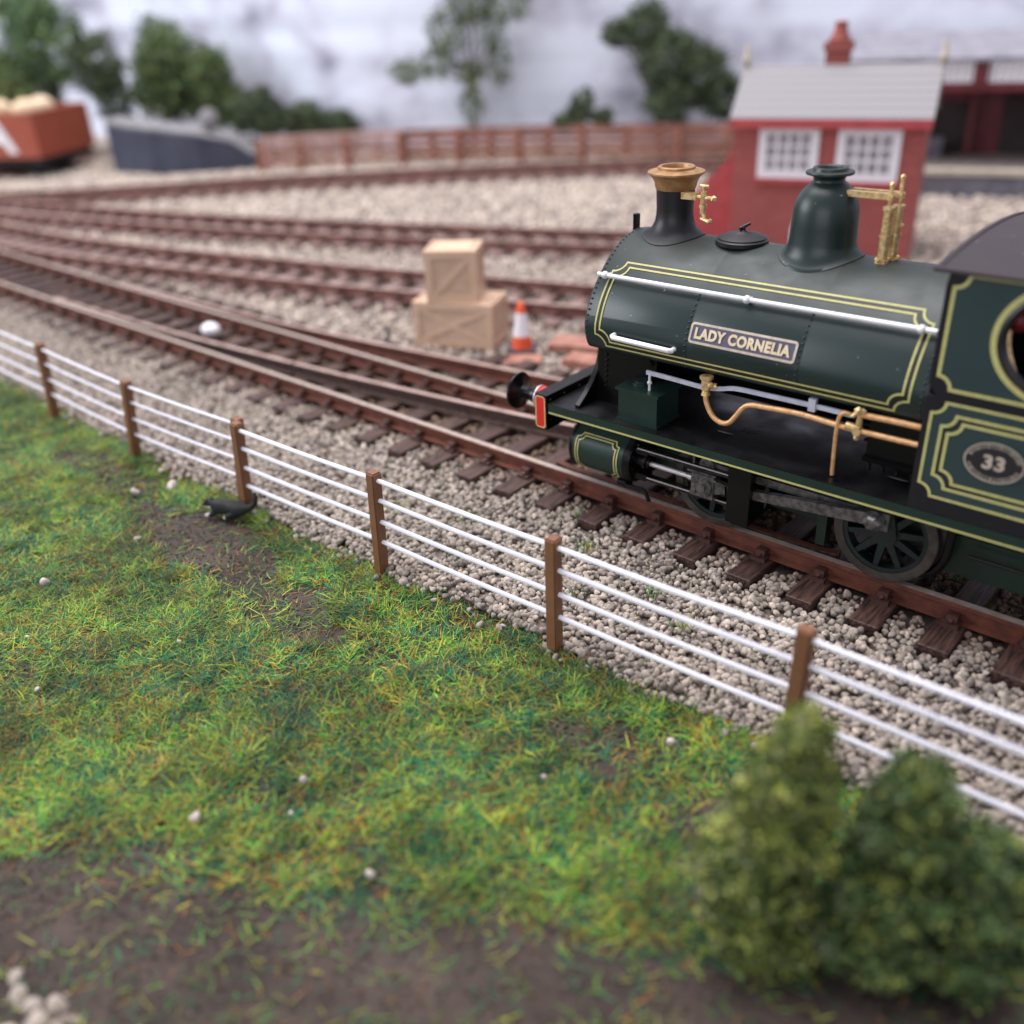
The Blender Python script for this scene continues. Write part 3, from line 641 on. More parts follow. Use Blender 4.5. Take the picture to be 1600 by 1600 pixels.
# brass cock on the chimney
bm = B(); box(bm, -6.50, -6.29, .66, .76, 3.955, 4.035); cyl(bm, (-6.20, .70, 3.80), (-6.20, .70, 4.06), .038, seg=10); cyl(bm, (-6.30, .70, 3.99), (-6.05, .70, 3.985), .026, seg=8)
cyl(bm, (-6.20, .70, 4.055), (-6.20, .70, 4.13), .022, seg=8); cyl(bm, (-6.25, .70, 4.125), (-6.13, .70, 4.125), .02, seg=8); ball(bm, (-6.055, .70, 3.985), .045, 1); cyl(bm, (-6.20, .70, 3.80), (-6.16, .70, 3.72), .028, .02, seg=8); cyl(bm, (-6.22, .70, 3.735), (-6.07, .66, 3.71), .024, seg=8); ball(bm, (-6.07, .66, 3.725), .036, 1); cyl(bm, (-6.2, .7, 3.87), (-6.2, .7, 3.90), .05, seg=8)
obj('lubricator', bm, 'brass', chim, smooth=True, angle=40)
# safety valve columns
bm = B()
for y, dx in ((.80, .0), (.95, .05)):
    xx = -3.93 + dx; zb = tank_top_z(y)
    cyl(bm, (xx, y, zb - .02), (xx, y, zb + .03), .08, seg=8); cyl(bm, (xx, y, zb), (xx, y, 4.05), .055, seg=12); cyl(bm, (xx, y, 3.74), (xx, y, 3.765), .066, seg=10); cyl(bm, (xx, y, 4.04), (xx, y, 4.075), .07, seg=10)
    cyl(bm, (xx, y, 4.05), (xx, y, 4.36 if y > .9 else 4.30), .024, seg=8); cyl(bm, (xx, y, 4.15), (xx, y, 4.20), .05, seg=8); ball(bm, (xx, y, 4.37 if y > .9 else 4.31), .032, 1)
    box(bm, -4.42, xx + .03, y - .03, y + .03, 4.15, 4.215)
    for k in range(5): ball(bm, (xx + random.uniform(-.09, .09), y + random.uniform(-.08, .08), zb + .03), .025, 1)
ball(bm, (-3.82, .95, 3.86), .03, 1)
obj('safety_valve', bm, 'brass', loco, smooth=True, angle=40)
# lamp iron on the front
bm = B(); box(bm, -7.33, -7.27, .83, .91, 3.40, 3.66); obj('lamp_bracket', bm, 'black', loco, bevel=.01)
# smokebox and boiler beneath the tank
half = [(-1.26, 1.27), (-1.26, 1.32), (-1.10, 1.43), (-.93, 1.58), (-.80, 1.76), (-.72, 1.95), (-.70, 2.14)]
poly = half + [(-a, b) for a, b in half[::-1]]
bm = B(); prism(bm, poly, lambda u, v, d: (d, CY + u, v), -7.40, -7.33)
half2 = [(-.86, 1.27), (-.84, 1.45), (-.82, 2.16)]; poly2 = half2 + [(-a, b) for a, b in half2[::-1]]
prism(bm, poly2, lambda u, v, d: (d, CY + u, v), -7.33, -6.38)
for z in np.arange(1.36, 2.1, .075): rivet(bm, Vector((-7.18, CY - .84, z)), .022)
cyl(bm, (-6.47, .06, 1.98), (-6.47, .0, 1.98), .04, seg=12); smk = obj('smokebox', bm, 'black', loco, smooth=True, angle=30)
bm = B(); lathe(bm, [(.62, 0), (.60, .05), (.40, .10), (.06, .13), (.05, .22), (.02, .23)], (-7.40, CY, 2.35), axis=(-1, 0, 0), seg=36); cyl(bm, (-7.30, CY, 2.35), (-7.405, CY, 2.35), .80, seg=40); obj('smokebox_door', bm, 'black', smk, smooth=True, angle=40)
bm = B(); cyl(bm, (-6.4, CY, 2.2), (-3.5, CY, 2.2), .70, seg=40); obj('boiler', bm, 'black', loco, smooth=True)
bm = B(); box(bm, -3.50, -2.84, .0, 1.74, 1.47, 2.5); box(bm, -3.52, -2.84, -.05, 1.79, 1.44, 1.49)
for x in (-3.42, -3.26, -3.10, -2.94): cyl(bm, (x, -.05, 1.43), (x, -.05, 1.35), .022, seg=8)
for k in range(6): box(bm, -3.74 + k * .045, -3.51, .04 + k * .0, .10, 1.90 - k * .065, 1.925 - k * .065)
obj('firebox', bm, 'iron' if False else 'black', loco, bevel=.008)
# running plate with green valance
bm = B(); box(bm, -7.80, -.9, -.50, 2.24, 1.235, 1.275); rp = obj('running_plate', bm, 'black', loco, bevel=.006)
bm = B(); box(bm, -7.79, -.9, -.502, -.46, 1.135, 1.268); box(bm, -7.79, -.9, 2.20, 2.242, 1.135, 1.268); va = obj('valance', bm, 'green2', loco)
bm = B(); ribbon(bm, [(-7.78, 1.150), (-.92, 1.150)], .026, lambda u, v: Vector((u, -.506, v)), closed=False); obj('lining', bm, 'yellow', va)
# buffer beams
def beam(x0, x1):
    bm = B(); box(bm, x0, x1, -.50, 2.24, .87, 1.385); b_ = obj('buffer_beam', bm, 'black', loco, bevel=.012); return b_
bb = beam(-8.03, -7.82)
bm = B(); box(bm, -8.036, -8.024, -.47, 2.21, .885, 1.37); obj('beam_face', bm, 'red', bb)
bm = B(); prism(bm, rounded(-8.015, .89, -7.845, 1.365, .04), lambda u, v, d: (u, d, v), -.500, -.505); ep = obj('beam_end', bm, 'red', loco)
bm = B(); ribbon(bm, rounded(-8.010, .896, -7.850, 1.359, .04), .016, lambda u, v: Vector((u, -.509, v))); obj('lining', bm, 'cream', ep)
bm = B()
for y in (-.42, -.1, .25, .6): rivet(bm, Vector((-7.82, y, 1.0)), .02); rivet(bm, Vector((-7.82, y, 1.3)), .02)
obj('bolt_row', bm, 'black', bb)
beam(-1.10, -.90)
def buffer(y, x, s=-1):
    bm = B(); cyl(bm, (x, y, 1.22), (x + s * .10, y, 1.22), .165, .150, seg=28); b_ = obj('buffer', bm, 'red', loco, smooth=True)
    bm = B(); lathe(bm, [(.150, .10), (.168, .103), (.168, .122), (.13, .126), (.12, .13)], (x, y, 1.22), axis=(s, 0, 0), seg=28); obj('buffer_stock', bm, 'steel', b_, smooth=True, angle=30)
    bm = B(); lathe(bm, [(.128, .12), (.125, .20), (.105, .27), (.092, .36), (.10, .43), (.14, .465), (.268, .50), (.275, .52), (.262, .542), (.12, .575), (.01, .58)], (x, y, 1.22), axis=(s, 0, 0), seg=36); obj('buffer_head', bm, 'black', b_, smooth=True, angle=40)
buffer(-.235, -8.03); buffer(1.975, -8.03)
bm = B(); tube(bm, spline([(-8.03, CY, 1.1), (-8.22, CY, 1.08), (-8.28, CY, .98), (-8.20, CY, .90), (-8.12, CY, .95)], 5), .03, 8); obj('coupling_hook', bm, 'iron', bb, smooth=True)
# main frames
bm = B(); box(bm, -7.78, -1.1, .22, .28, .42, 1.236); box(bm, -7.78, -1.1, 1.46, 1.52, .42, 1.236); box(bm, -7.0, -6.2, .3, 1.45, .4, 1.2); box(bm, -4.75, -3.9, .3, 1.45, .3, 1.2); box(bm, -2.55, -1.2, .30, 1.44, .30, 1.0)
box(bm, -3.98, -3.86, .05, .22, .12, .55); box(bm, -4.7, -3.9, .10, .22, .50, .60)
fr = obj('frames', bm, 'green2', loco, bevel=.008)
bm = B(); box(bm, -2.52, -1.15, .13, .22, .26, .74); box(bm, -2.52, -1.15, .10, .22, .74, .77); obj('ash_pan', bm, 'green2', fr, bevel=.008)
# cylinder
prof = spline([(-.20, 1.134), (-.225, 1.05), (-.32, .945), (-.425, .865), (-.475, .76), (-.485, .65), (-.455, .52), (-.38, .42), (-.26, .365), (-.1, .35)], 4) + [np.array((.2, .36)), np.array((.2, 1.134))]
prof = [(float(a), float(b)) for a, b in prof]
def cyl_map_builder():
    pts = np.array(prof[:-2]); ar = np.concatenate([[0], np.cumsum(np.linalg.norm(np.diff(pts, axis=0), axis=1))])
    def f(x, s, off=.004):
        a, b = np.interp(s, ar, pts[:, 0]), np.interp(s, ar, pts[:, 1]); a2, b2 = np.interp(s + .02, ar, pts[:, 0]), np.interp(s + .02, ar, pts[:, 1]); a1, b1 = np.interp(s - .02, ar, pts[:, 0]), np.interp(s - .02, ar, pts[:, 1])
        d = np.array([a2 - a1, b2 - b1]); d /= np.linalg.norm(d); return Vector((x, a + d[1] * off, b - d[0] * off))
    return f, ar, pts
cmap, car, cpts = cyl_map_builder()
bm = B(); rings(bm, [[Vector((x, CY + (a - CY) * 1. + 0, b)) for a, b in prof] for x in (-7.40, -6.55)]); cy_ = obj('cylinder', bm, 'green2', loco, smooth=True, angle=40)
def mirror_y(v): return Vector((v.x, 2 * CY - v.y, v.z))
for (w, m, inset, off) in ((.020, 'yellow', 0, .006), (.022, 'lineblack', .021, .004), (.020, 'yellow', .042, .006)):
    bm = B(); ribbon(bm, notched(-7.335 + inset, .27 + inset, -6.635 - inset, .88 - inset, .075), w * .85, lambda u, s: cmap(u, s, off + .002), step=.03); obj('lining', bm, m, cy_)
bm = B(); c_ = (-.14, .73)
rings(bm, [[Vector((x, c_[0] + (a - c_[0]) * k, c_[1] + (b - c_[1]) * k)) for a, b in prof] for x, k in ((-7.40, 1.02), (-7.44, 1.02), (-7.47, .94))])
for k in range(9): a = 2 * PI * k / 9; cyl(bm, (-7.46, -.14 + .26 * math.cos(a), .70 + .26 * math.sin(a)), (-7.50, -.14 + .26 * math.cos(a), .70 + .26 * math.sin(a)), .026, seg=6)
obj('cylinder_cover', bm, 'black', cy_, smooth=True, angle=30); bm = B()
rings(bm, [[Vector((x, c_[0] + (a - c_[0]) * k, c_[1] + (b - c_[1]) * k)) for a, b in prof] for x, k in ((-6.55, 1.025), (-6.47, 1.025), (-6.44, .96))])
for k in range(9):
    a = 2 * PI * k / 9; cyl(bm, (-6.45, -.14 + .26 * math.cos(a), .70 + .26 * math.sin(a)), (-6.41, -.14 + .26 * math.cos(a), .70 + .26 * math.sin(a)), .026, seg=6)
cyl(bm, (-6.46, -.27, .71), (-6.22, -.27, .71), .085, seg=20); cyl(bm, (-6.30, -.27, .71), (-6.26, -.27, .71), .11, seg=20); box(bm, -6.50, -6.22, -.36, -.20, .845, .90); box(bm, -6.50, -6.24, -.36, -.20, .47, .56)
obj('cylinder_cover', bm, 'black', cy_, smooth=True, angle=30)
bm = B(); tube(bm, [(-6.62, -.30, .34), (-6.58, -.32, .30), (-6.30, -.32, .31), (-6.26, -.32, .28), (-6.2, -.32, .16)], .028, 8); cyl(bm, (-6.75, -.25, .28), (-6.55, -.25, .28), .05, seg=10); obj('drain_cock', bm, 'black', cy_, smooth=True)
# motion
bm = B(); cyl(bm, (-6.24, -.28, .71), (-5.60, -.28, .705), .033, seg=14); cyl(bm, (-5.62, -.28, .705), (-5.52, -.28, .705), .045, seg=12); obj('piston_rod', bm, 'steel', loco, smooth=True)
M['baron'] = mat('slide_bar_iron', (.012, .012, .013), (.035, .034, .035), .25, .6, scale=8)
for z0, z1 in ((.875, .918), (.482, .522)):
    bm = B(); box(bm, -6.40, -4.82, -.35, -.22, z0, z1); obj('slide_bar', bm, 'baron', loco, bevel=.010)
    bm = B(); box(bm, -6.39, -4.83, -.353, -.335, z1 - .004, z1 + .006); obj('edge_highlight', bm, 'steel', loco)  # highlight on the bar's top edge, built as a bright strip
bm = B(); box(bm, -5.60, -5.19, -.375, -.19, .83, .862); box(bm, -5.52, -5.20, -.40, -.17, .53, .84); box(bm, -5.56, -5.18, -.375, -.19, .528, .56); cyl(bm, (-5.33, -.40, .69), (-5.33, -.43, .69), .12, seg=16); cyl(bm, (-5.33, -.42, .69), (-5.33, -.48, .69), .055, seg=8); box(bm, -5.60, -5.16, -.41, -.385, .795, .82); box(bm, -5.50, -5.44, -.43, -.40, .56, .78); cyl(bm, (-5.56, -.28, .705), (-5.50, -.28, .705), .07, seg=8); cyl(bm, (-5.43, -.40, .78), (-5.43, -.44, .78), .03, seg=6); cyl(bm, (-5.26, -.40, .60), (-5.26, -.44, .60), .03, seg=6)
obj('crosshead', bm, 'iron', loco, bevel=.01)
CRX, CRZ = -3.16, .915
bm = B()
def bar(bm, a, b, h0, h1, y0, y1):
    d = (Vector((b[0], 0, b[1])) - Vector((a[0], 0, a[1]))).normalized(); n = Vector((-d.z, 0, d.x))
    P = [Vector((a[0], 0, a[1])) + n * h0, Vector((b[0], 0, b[1])) + n * h1, Vector((b[0], 0, b[1])) - n * h1, Vector((a[0], 0, a[1])) - n * h0]
    rings(bm, [[Vector((p.x, y, p.z)) for p in P] for y in (y0, y1)])
bar(bm, (-5.25, .70), (-5.02, .715), .115, .055, -.37, -.29); bar(bm, (-5.05, .712), (CRX - .1, .905), .055, .075, -.37, -.29)
cyl(bm, (CRX, -.40, CRZ), (CRX, -.27, CRZ), .125, seg=20); obj('connecting_rod', bm, 'iron', loco, bevel=.008)
bm = B(); lathe(bm, [(.115, 0), (.12, .03), (.10, .06), (.07, .09), (.02, .1)], (CRX, -.40, CRZ), axis=(0, -1, 0), seg=6); box(bm, CRX + .06, CRX + .16, -.36, -.26, CRZ - .11, CRZ + .11); obj('crank_pin', bm, 'iron', loco, bevel=.01)
bm = B(); bar(bm, (CRX - 2.22, CRZ), (CRX, CRZ), .05, .05, -.25, -.18); cyl(bm, (CRX - 2.22, -.28, CRZ), (CRX - 2.22, -.17, CRZ), .11, seg=18); cyl(bm, (CRX, -.26, CRZ), (CRX, -.17, CRZ), .11, seg=18); obj('coupling_rod', bm, 'iron', loco, bevel=.008)
bm = B(); box(bm, -4.92, -4.70, -.42, .22, .30, 1.135); box(bm, -4.97, -4.66, -.46, -.38, .34, 1.12); obj('motion_bracket', bm, 'black', loco, bevel=.01)
# valve rods etc. above the slide bars
bm = B(); tube(bm, [(-6.3, -.1, 1.02), (-5.6, -.1, 1.0), (-5.0, -.1, .98)], .03, 8); tube(bm, [(-5.55, -.30, .93), (-5.55, -.30, 1.10)], .02, 6); box(bm, -5.5, -5.2, -.2, -.1, .95, 1.1); obj('valve_rod', bm, 'iron', loco, smooth=True)
# wheels
def wheel(x, y, s):
    """s = -1: outer face looks towards -Y"""
    bm = B(); R_ = .61
    lathe(bm, [(.50, -.10), (.60, -.10), (.61, -.09), (.612, .02), (.625, .035), (.675, .05), (.68, .075), (.66, .09), (.50, .09), (.50, -.10)], (x, y, R_ + .001), axis=(0, -s, 0), seg=56, caps=False); bmesh.ops.recalc_face_normals(bm, faces=bm.faces)
    ty = obj('wheel', bm, 'tyre', loco, smooth=True, angle=25)
    bm = B(); lathe(bm, [(.445, -.08), (.505, -.085), (.505, .08), (.445, .06), (.445, -.08)], (x, y, R_), axis=(0, -s, 0), seg=56, caps=False); bmesh.ops.recalc_face_normals(bm, faces=bm.faces); cyl(bm, (x, y + s * .11, R_), (x, y - s * .06, R_), .145, seg=24)
    for k in range(10):
        a = 2 * PI * (k + .3) / 10; d = Vector((math.cos(a), 0, math.sin(a))); n = Vector((-d.z, 0, d.x))
        P = [(d * .10 + n * .048), (d * .46 + n * .030), (d * .46 - n * .030), (d * .10 - n * .048)]
        rings(bm, [[Vector((x + p.x, y + q, R_ + p.z)) for p in P] for q in (s * .070, -s * .03)])
    cyl(bm, (x + CRX + 3.11, y + s * .115, CRZ), (x + CRX + 3.11, y - s * .05, CRZ), .13, seg=18); bar(bm, (x, R_), (x + CRX + 3.11, CRZ), .14, .125, y + s * .105, y - s * .04)
    obj('spokes', bm, 'wheelgreen', ty, smooth=True, angle=30)
for x in (-5.33, -3.11): wheel(x, -.0, -1); wheel(x, 1.74, 1)
bm = B()
for x in (-5.33, -3.11): cyl(bm, (x, .05, .61), (x, 1.69, .61), .07, seg=14)
obj('axle', bm, 'tyre', loco, smooth=True)
# brake gear and pipe behind the rear wheel
bm = B(); tube(bm, spline([(-2.40, -.05, 1.13), (-2.40, -.06, .75), (-2.43, -.05, .48), (-2.55, -.02, .27), (-2.78, .02, .16), (-3.0, .10, .12)], 5), .05, 10); tube(bm, [(-2.2, -.02, .62), (-1.3, -.02, .62)], .02, 8); obj('injector_pipe', bm, 'black', loco, smooth=True)
# tool box
bm = B(); box(bm, -6.70, -6.10, -.36, .16, 1.275, 1.70); box(bm, -6.73, -6.07, -.39, .19, 1.70, 1.735); box(bm, -6.72, -6.08, -.38, .18, 1.275, 1.31); tb = obj('sand_box', bm, 'green2', loco, bevel=.010)
bm = B(); cyl(bm, (-6.50, -.10, 1.73), (-6.50, -.10, 1.76), .13, seg=24); cyl(bm, (-6.50, -.10, 1.75), (-6.50, -.10, 1.785), .10, seg=24); obj('sand_lid', bm, 'green2', tb, smooth=True, angle=40)
bm = B(); cyl(bm, (-6.29, -.25, 1.73), (-6.29, -.25, 1.97), .018, seg=8); ball(bm, (-6.29, -.25, 1.84), .036, 1); obj('sand_lever', bm, 'white', tb, smooth=True)
# operating rod and copper pipes along the side
bm = B(); rp_ = spline([(-6.34, -.25, 1.975), (-6.15, -.25, 1.972), (-5.87, -.25, 1.965), (-5.5, -.25, 1.955), (-5.28, -.25, 1.985), (-5.06, -.25, 2.035), (-4.64, -.25, 2.045), (-4.09, -.25, 2.05), (-3.63, -.25, 2.045)], 5)
rings(bm, [[Vector((p[0], p[1] - .014, p[2] - .027)), Vector((p[0], p[1] + .014, p[2] - .027)), Vector((p[0], p[1] + .014, p[2] + .027)), Vector((p[0], p[1] - .014, p[2] + .027))] for p in rp_]); box(bm, -4.13, -4.045, -.28, -.22, 1.985, 2.135); obj('sanding_rod', bm, 'grey_rod', loco)
bm = B(); tube(bm, spline([(-5.45, -.28, 2.0), (-5.45, -.28, 1.87), (-5.42, -.28, 1.75), (-5.34, -.28, 1.625), (-5.22, -.28, 1.565), (-5.11, -.28, 1.59), (-5.02, -.28, 1.70), (-4.94, -.28, 1.82), (-4.84, -.28, 1.885), (-4.61, -.28, 1.905), (-4.21, -.28, 1.925), (-3.75, -.28, 1.90), (-3.5, -.28, 1.895), (-2.84, -.28, 1.90)], 6), .034, 10); obj('feed_pipe', bm, 'copper', loco, smooth=True)
bm = B(); tube(bm, [(-3.54, -.28, 2.09), (-3.2, -.28, 2.10), (-2.84, -.28, 2.105)], .036, 10); tube(bm, spline([(-3.64, -.26, 2.06), (-3.71, -.29, 2.065), (-3.75, -.30, 1.97), (-3.755, -.30, 1.7), (-3.74, -.30, 1.29)], 5), .024, 8); obj('steam_pipe', bm, 'copper', loco, smooth=True)
bm = B(); cyl(bm, (-5.45, -.28, 1.95), (-5.45, -.28, 2.09), .062, seg=12); cyl(bm, (-5.45, -.28, 2.09), (-5.45, -.28, 2.12), .085, seg=12); cyl(bm, (-5.45, -.28, 1.88), (-5.45, -.28, 1.93), .06, .045, seg=12); ball(bm, (-5.38, -.30, 2.03), .045, 1); cyl(bm, (-5.45, -.28, 2.0), (-5.33, -.24, 2.0), .04, seg=8); obj('clack_valve', bm, 'brass', loco, smooth=True, angle=40); bm = B()
cyl(bm, (-3.66, -.28, 1.925), (-3.5, -.28, 1.915), .05, seg=10); cyl(bm, (-3.52, -.28, 1.84), (-3.52, -.28, 2.16), .036, seg=8); ball(bm, (-3.53, -.32, 2.14), .055, 1); ball(bm, (-3.48, -.30, 2.14), .035, 1); cyl(bm, (-3.6, -.3, 2.06), (-3.52, -.3, 2.14), .03, seg=8); cyl(bm, (-3.52, -.34, 1.9), (-3.52, -.24, 1.9), .05, seg=10); ball(bm, (-3.52, -.3, 1.82), .04, 1)
obj('clack_valve', bm, 'brass', loco, smooth=True, angle=40)
# cab
CX0, CX1 = -2.80, -1.0
el = lambda a, b, k=48: [(-1.62 + a * math.cos(2 * PI * i / k), 3.27 + b * math.sin(2 * PI * i / k)) for i in range(k)]
def sheet_with_hole(bm, x0, x1, z0, z1, hole, y0, y1):
    """rectangular plate with an oval opening"""
    n = len(hole); c = (sum(p[0] for p in hole) / n, sum(p[1] for p in hole) / n); outer = []
    for (u, v) in hole:
        dx, dz = u - c[0], v - c[1]; k = min(((x1 - c[0]) / dx if dx > 0 else (x0 - c[0]) / dx) if abs(dx) > 1e-6 else 1e9, ((z1 - c[1]) / dz if dz > 0 else (z0 - c[1]) / dz) if abs(dz) > 1e-6 else 1e9); outer.append((c[0] + dx * k, c[1] + dz * k))
    for y, fl in ((y0, 0), (y1, 1)):
        O = [bm.verts.new((u, y, v)) for u, v in outer]; H = [bm.verts.new((u, y, v)) for u, v in hole]
        for i in range(n):
            j = (i + 1) % n; f = (O[i], O[j], H[j], H[i]); bm.faces.new(f if fl else f[::-1])
        if fl == 0: O0, H0 = O, H
    for i in range(n):
        j = (i + 1) % n; bm.faces.new((O0[i], O0[j], O[j], O[i])); bm.faces.new((H0[j], H0[i], H[i], H[j]))
cab = None
for y0, y1 in ((-.50, -.44), (2.18, 2.24)):
    bm = B(); sheet_with_hole(bm, CX0, CX1, 2.56, 3.845, el(.62, .535), y0, y1); box(bm, CX0, CX1, y0, y1, 1.275, 2.56)
    o = obj('cab' if cab is None else 'cab_side', bm, 'chimney', cab or loco); cab = cab or o
bm = B(); box(bm, CX0, CX0 + .05, -.44, 2.18, 1.275, 3.84); box(bm, CX1 - .05, CX1, -.44, 2.18, 1.275, 2.6); obj('cab_front', bm, 'black', cab)
ym = -.50
ins = lambda u, v, o: Vector((u, ym - o, v))
# green panels, slightly proud of the black sheet
def panel(u0, v0, u1, v1, r, hole=None):
    bm = B(); pts = notched(u0, v0, u1, v1, r)
    if hole is None: prism(bm, pts, lambda u, v, d: (u, d, v), ym - .0005, ym - .004)
    return bm
obj('side_panel', panel(-2.72, 1.47, -1.06, 2.52, .13), 'cabgreen', cab)
# upper panel around the window: strip left of the oval and thin strips above / below
bm = B()
hole = el(.655, .575); n = len(hole); outer = []
x0, x1, z0, z1 = -2.72, -1.06, 2.66, 3.805
ring_o, ring_h = [], []
for i in range(200):
    a = 2 * PI * i / 200; hu, hv = -1.62 + .655 * math.cos(a), 3.27 + .575 * math.sin(a)
    # march from the oval to the notched outline
    du, dv = math.cos(a) * .655, math.sin(a) * .575; k = 1.
    def inside(u, v):
        if not (x0 < u < x1 and z0 < v < z1): return False
        return all(math.hypot(u - cu, v - cv) > .13 for cu, cv in ((x0, z0), (x0, z1), (x1, z0), (x1, z1)))
    while k < 3 and inside(-1.62 + du * k, 3.27 + dv * k): k += .01
    if k < 1.005: k = 1.0
    ring_h.append((hu, hv)); ring_o.append((-1.62 + du * k, 3.27 + dv * k))
Hv = [bm.verts.new((u, ym - .004, v)) for u, v in ring_h]; Ov = [bm.verts.new((u, ym - .004, v)) for u, v in ring_o]
for i in range(200):
    j = (i + 1) % 200
    if math.dist(ring_o[i], ring_h[i]) > 1e-4 or math.dist(ring_o[j], ring_h[j]) > 1e-4: bm.faces.new((Hv[i], Hv[j], Ov[j], Ov[i]))
obj('side_panel', bm, 'cabgreen', cab)
def cline(path, w, m, off): bm = B(); ribbon(bm, path, w, lambda u, v: ins(u, v, off), step=.05); return obj('lining', bm, m, cab)
cline(notched(-2.72, 2.66, -1.06, 3.805, .13), .036, 'yellow', .007); cline(notched(-2.72, 1.47, -1.06, 2.52, .13), .030, 'yellow', .007)
cline(notched(-2.60, 1.59, -1.18, 2.40, .13), .032, 'yellow', .007); cline(notched(-2.565, 1.625, -1.215, 2.365, .13), .026, 'lineblack', .006); cline(notched(-2.53, 1.66, -1.25, 2.33, .13), .032, 'yellow', .007)
bm = B(); ribbon(bm, el(.665, .585, 72), .055, lambda u, v: ins(u, v, .009)); obj('lining', bm, 'yellow', cab)
bm = B(); P0 = el(.63, .55, 72); P1 = el(.57, .49, 72)
rings(bm, [[Vector((u, ym - .012, v)) for u, v in P0], [Vector((u, ym - .03, v)) for u, v in el(.60, .52, 72)], [Vector((u, ym - .012, v)) for u, v in P1], [Vector((u, ym + .08, v)) for u, v in P1]], cap0=False, cap1=False); obj('window_rim', bm, 'chimney', cab, smooth=True)
# oval number plate
bm = B(); ov = lambda a, b, k=56: [(-2.045 + a * math.cos(2 * PI * i / k), 2.01 + b * math.sin(2 * PI * i / k)) for i in range(k)]
prism(bm, ov(.285, .215), lambda u, v, d: (u, d, v), ym - .003, ym - .018); num = obj('number_plate', bm, 'numblack', loco)
bm = B(); ribbon(bm, ov(.278, .208), .014, lambda u, v: ins(u, v, .021))
for i in range(40):
    a = 2 * PI * i / 40
    if abs(math.sin(a)) < .25: continue
    ca, sa = math.cos(a), math.sin(a); c1, c2 = (-2.045 + .262 * ca, 2.01 + .193 * sa), (-2.045 + .222 * ca, 2.01 + .155 * sa)
    ribbon(bm, [c1, c2], .010 if i % 3 else .015, lambda u, v: ins(u, v, .021), closed=False, step=1)
obj('plate_rim', bm, 'platebrown', num)
me = text_mesh('33', .22, .008, 1.05)
ax = [v.co.x for v in me.vertices]; ay = [v.co.y for v in me.vertices]; ca_, cb_ = (max(ax) + min(ax)) / 2, (max(ay) + min(ay)) / 2
for v in me.vertices: v.co = ins(-2.045 + (v.co.x - ca_) * 1.0, 2.01 + (v.co.y - cb_) * .92, .021)
link('lettering', me, 'platebrown', num)
# cab roof
bm = B(); sec = []
Yr = np.linspace(-.58, 2.32, 41)
for x in (-2.92, -.85):
    top = [Vector((x, y, 3.855 + .105 * (1 - ((y - CY) / 1.45) ** 2))) for y in Yr]; sec.append(top + [p - Vector((0, 0, .035)) for p in top[::-1]])
rings(bm, sec)
for y in np.arange(-.5, 2.25, .07): rivet(bm, Vector((-2.86, y, 3.857 + .105 * (1 - ((y - CY) / 1.45) ** 2))), .018)
obj('cab_roof', bm, 'roof', cab, smooth=True, angle=40)
bm = B(); cyl(bm, (-2.74, CY, 2.9), (-2.55, CY, 2.9), .8, seg=30); box(bm, -2.74, -1.05, -.44, 2.18, 1.9, 2.0); obj('backhead', bm, 'black', cab, smooth=True, angle=40)
bm = B(); tube(bm, spline([(-2.5, .35, 3.55), (-2.35, .2, 3.4), (-2.3, .1, 3.0), (-2.1, .05, 2.6)], 5), .04, 8); cyl(bm, (-2.5, .1, 3.45), (-2.35, .0, 3.45), .16, seg=16); tube(bm, [(-1.9, .0, 2.5), (-1.6, .1, 3.3)], .025, 8); obj('cab_fitting', bm, 'brass', cab, smooth=True)
bm = B(); ball(bm, (-2.2, -.05, 3.33), .13, 2); obj('regulator_handle', bm, 'darkred', cab, smooth=True)

# ================================================================== CRATES, CONE, PLANKS
def crate(label, c, w, d, h, rot, brace):
    t = thing('crate', label, 'crate', c, 'wooden crates'); T = Matrix.Translation(c) @ Matrix.Rotation(rot, 4, 'Z'); fr = .14 * min(w, h)
    bm = B(); box(bm, -w / 2 + .03, w / 2 - .03, -d / 2 + .03, d / 2 - .03, .02, h - .02, T=T); obj('panel', bm, 'carddark', t)
    bm = B()
    for s in (-1, 1):
        for q in (-1, 1):
            box(bm, min(s * w / 2, s * (w / 2 - fr)), max(s * w / 2, s * (w / 2 - fr)), min(q * d / 2, q * (d / 2 - fr)), max(q * d / 2, q * (d / 2 - fr)), 0, h, T=T)
        for z0, z1 in ((0, fr), (h - fr, h)):
            box(bm, -w / 2 + fr, w / 2 - fr, min(s * d / 2, s * (d / 2 - .05)), max(s * d / 2, s * (d / 2 - .05)), z0, z1, T=T); box(bm, min(s * w / 2, s * (w / 2 - .05)), max(s * w / 2, s * (w / 2 - .05)), -d / 2 + fr, d / 2 - fr, z0, z1, T=T)
    box(bm, -w / 2 + fr, w / 2 - fr, -d / 2 + .02, d / 2 - .02, h - .03, h - .004, T=T)
    obj('frame', bm, 'card', t, bevel=.008)
    bm = B(); a, b = w / 2 - fr, h / 2 - fr
    for k, s in enumerate(brace):
        n = np.array([-b * s, a]); n = n / np.linalg.norm(n) * fr * .38
        poly = [(-a - n[0], -b * s - n[1] + h / 2), (a - n[0], b * s - n[1] + h / 2), (a + n[0], b * s + n[1] + h / 2), (-a + n[0], -b * s + n[1] + h / 2)]
        for q in (-1, 1):
            prism(bm, poly, lambda u, v, dd: T @ Vector((u, dd, v)), q * (d / 2 - .03), q * (d / 2 - .008 - k * .004))
    obj('brace', bm, 'card', t)
crate('large tan wooden crate with crossed braces, lower of the two stacked crates', (-14.18, 4.32, -.36), 1.80, 1.08, .97, .40, (1, -1))
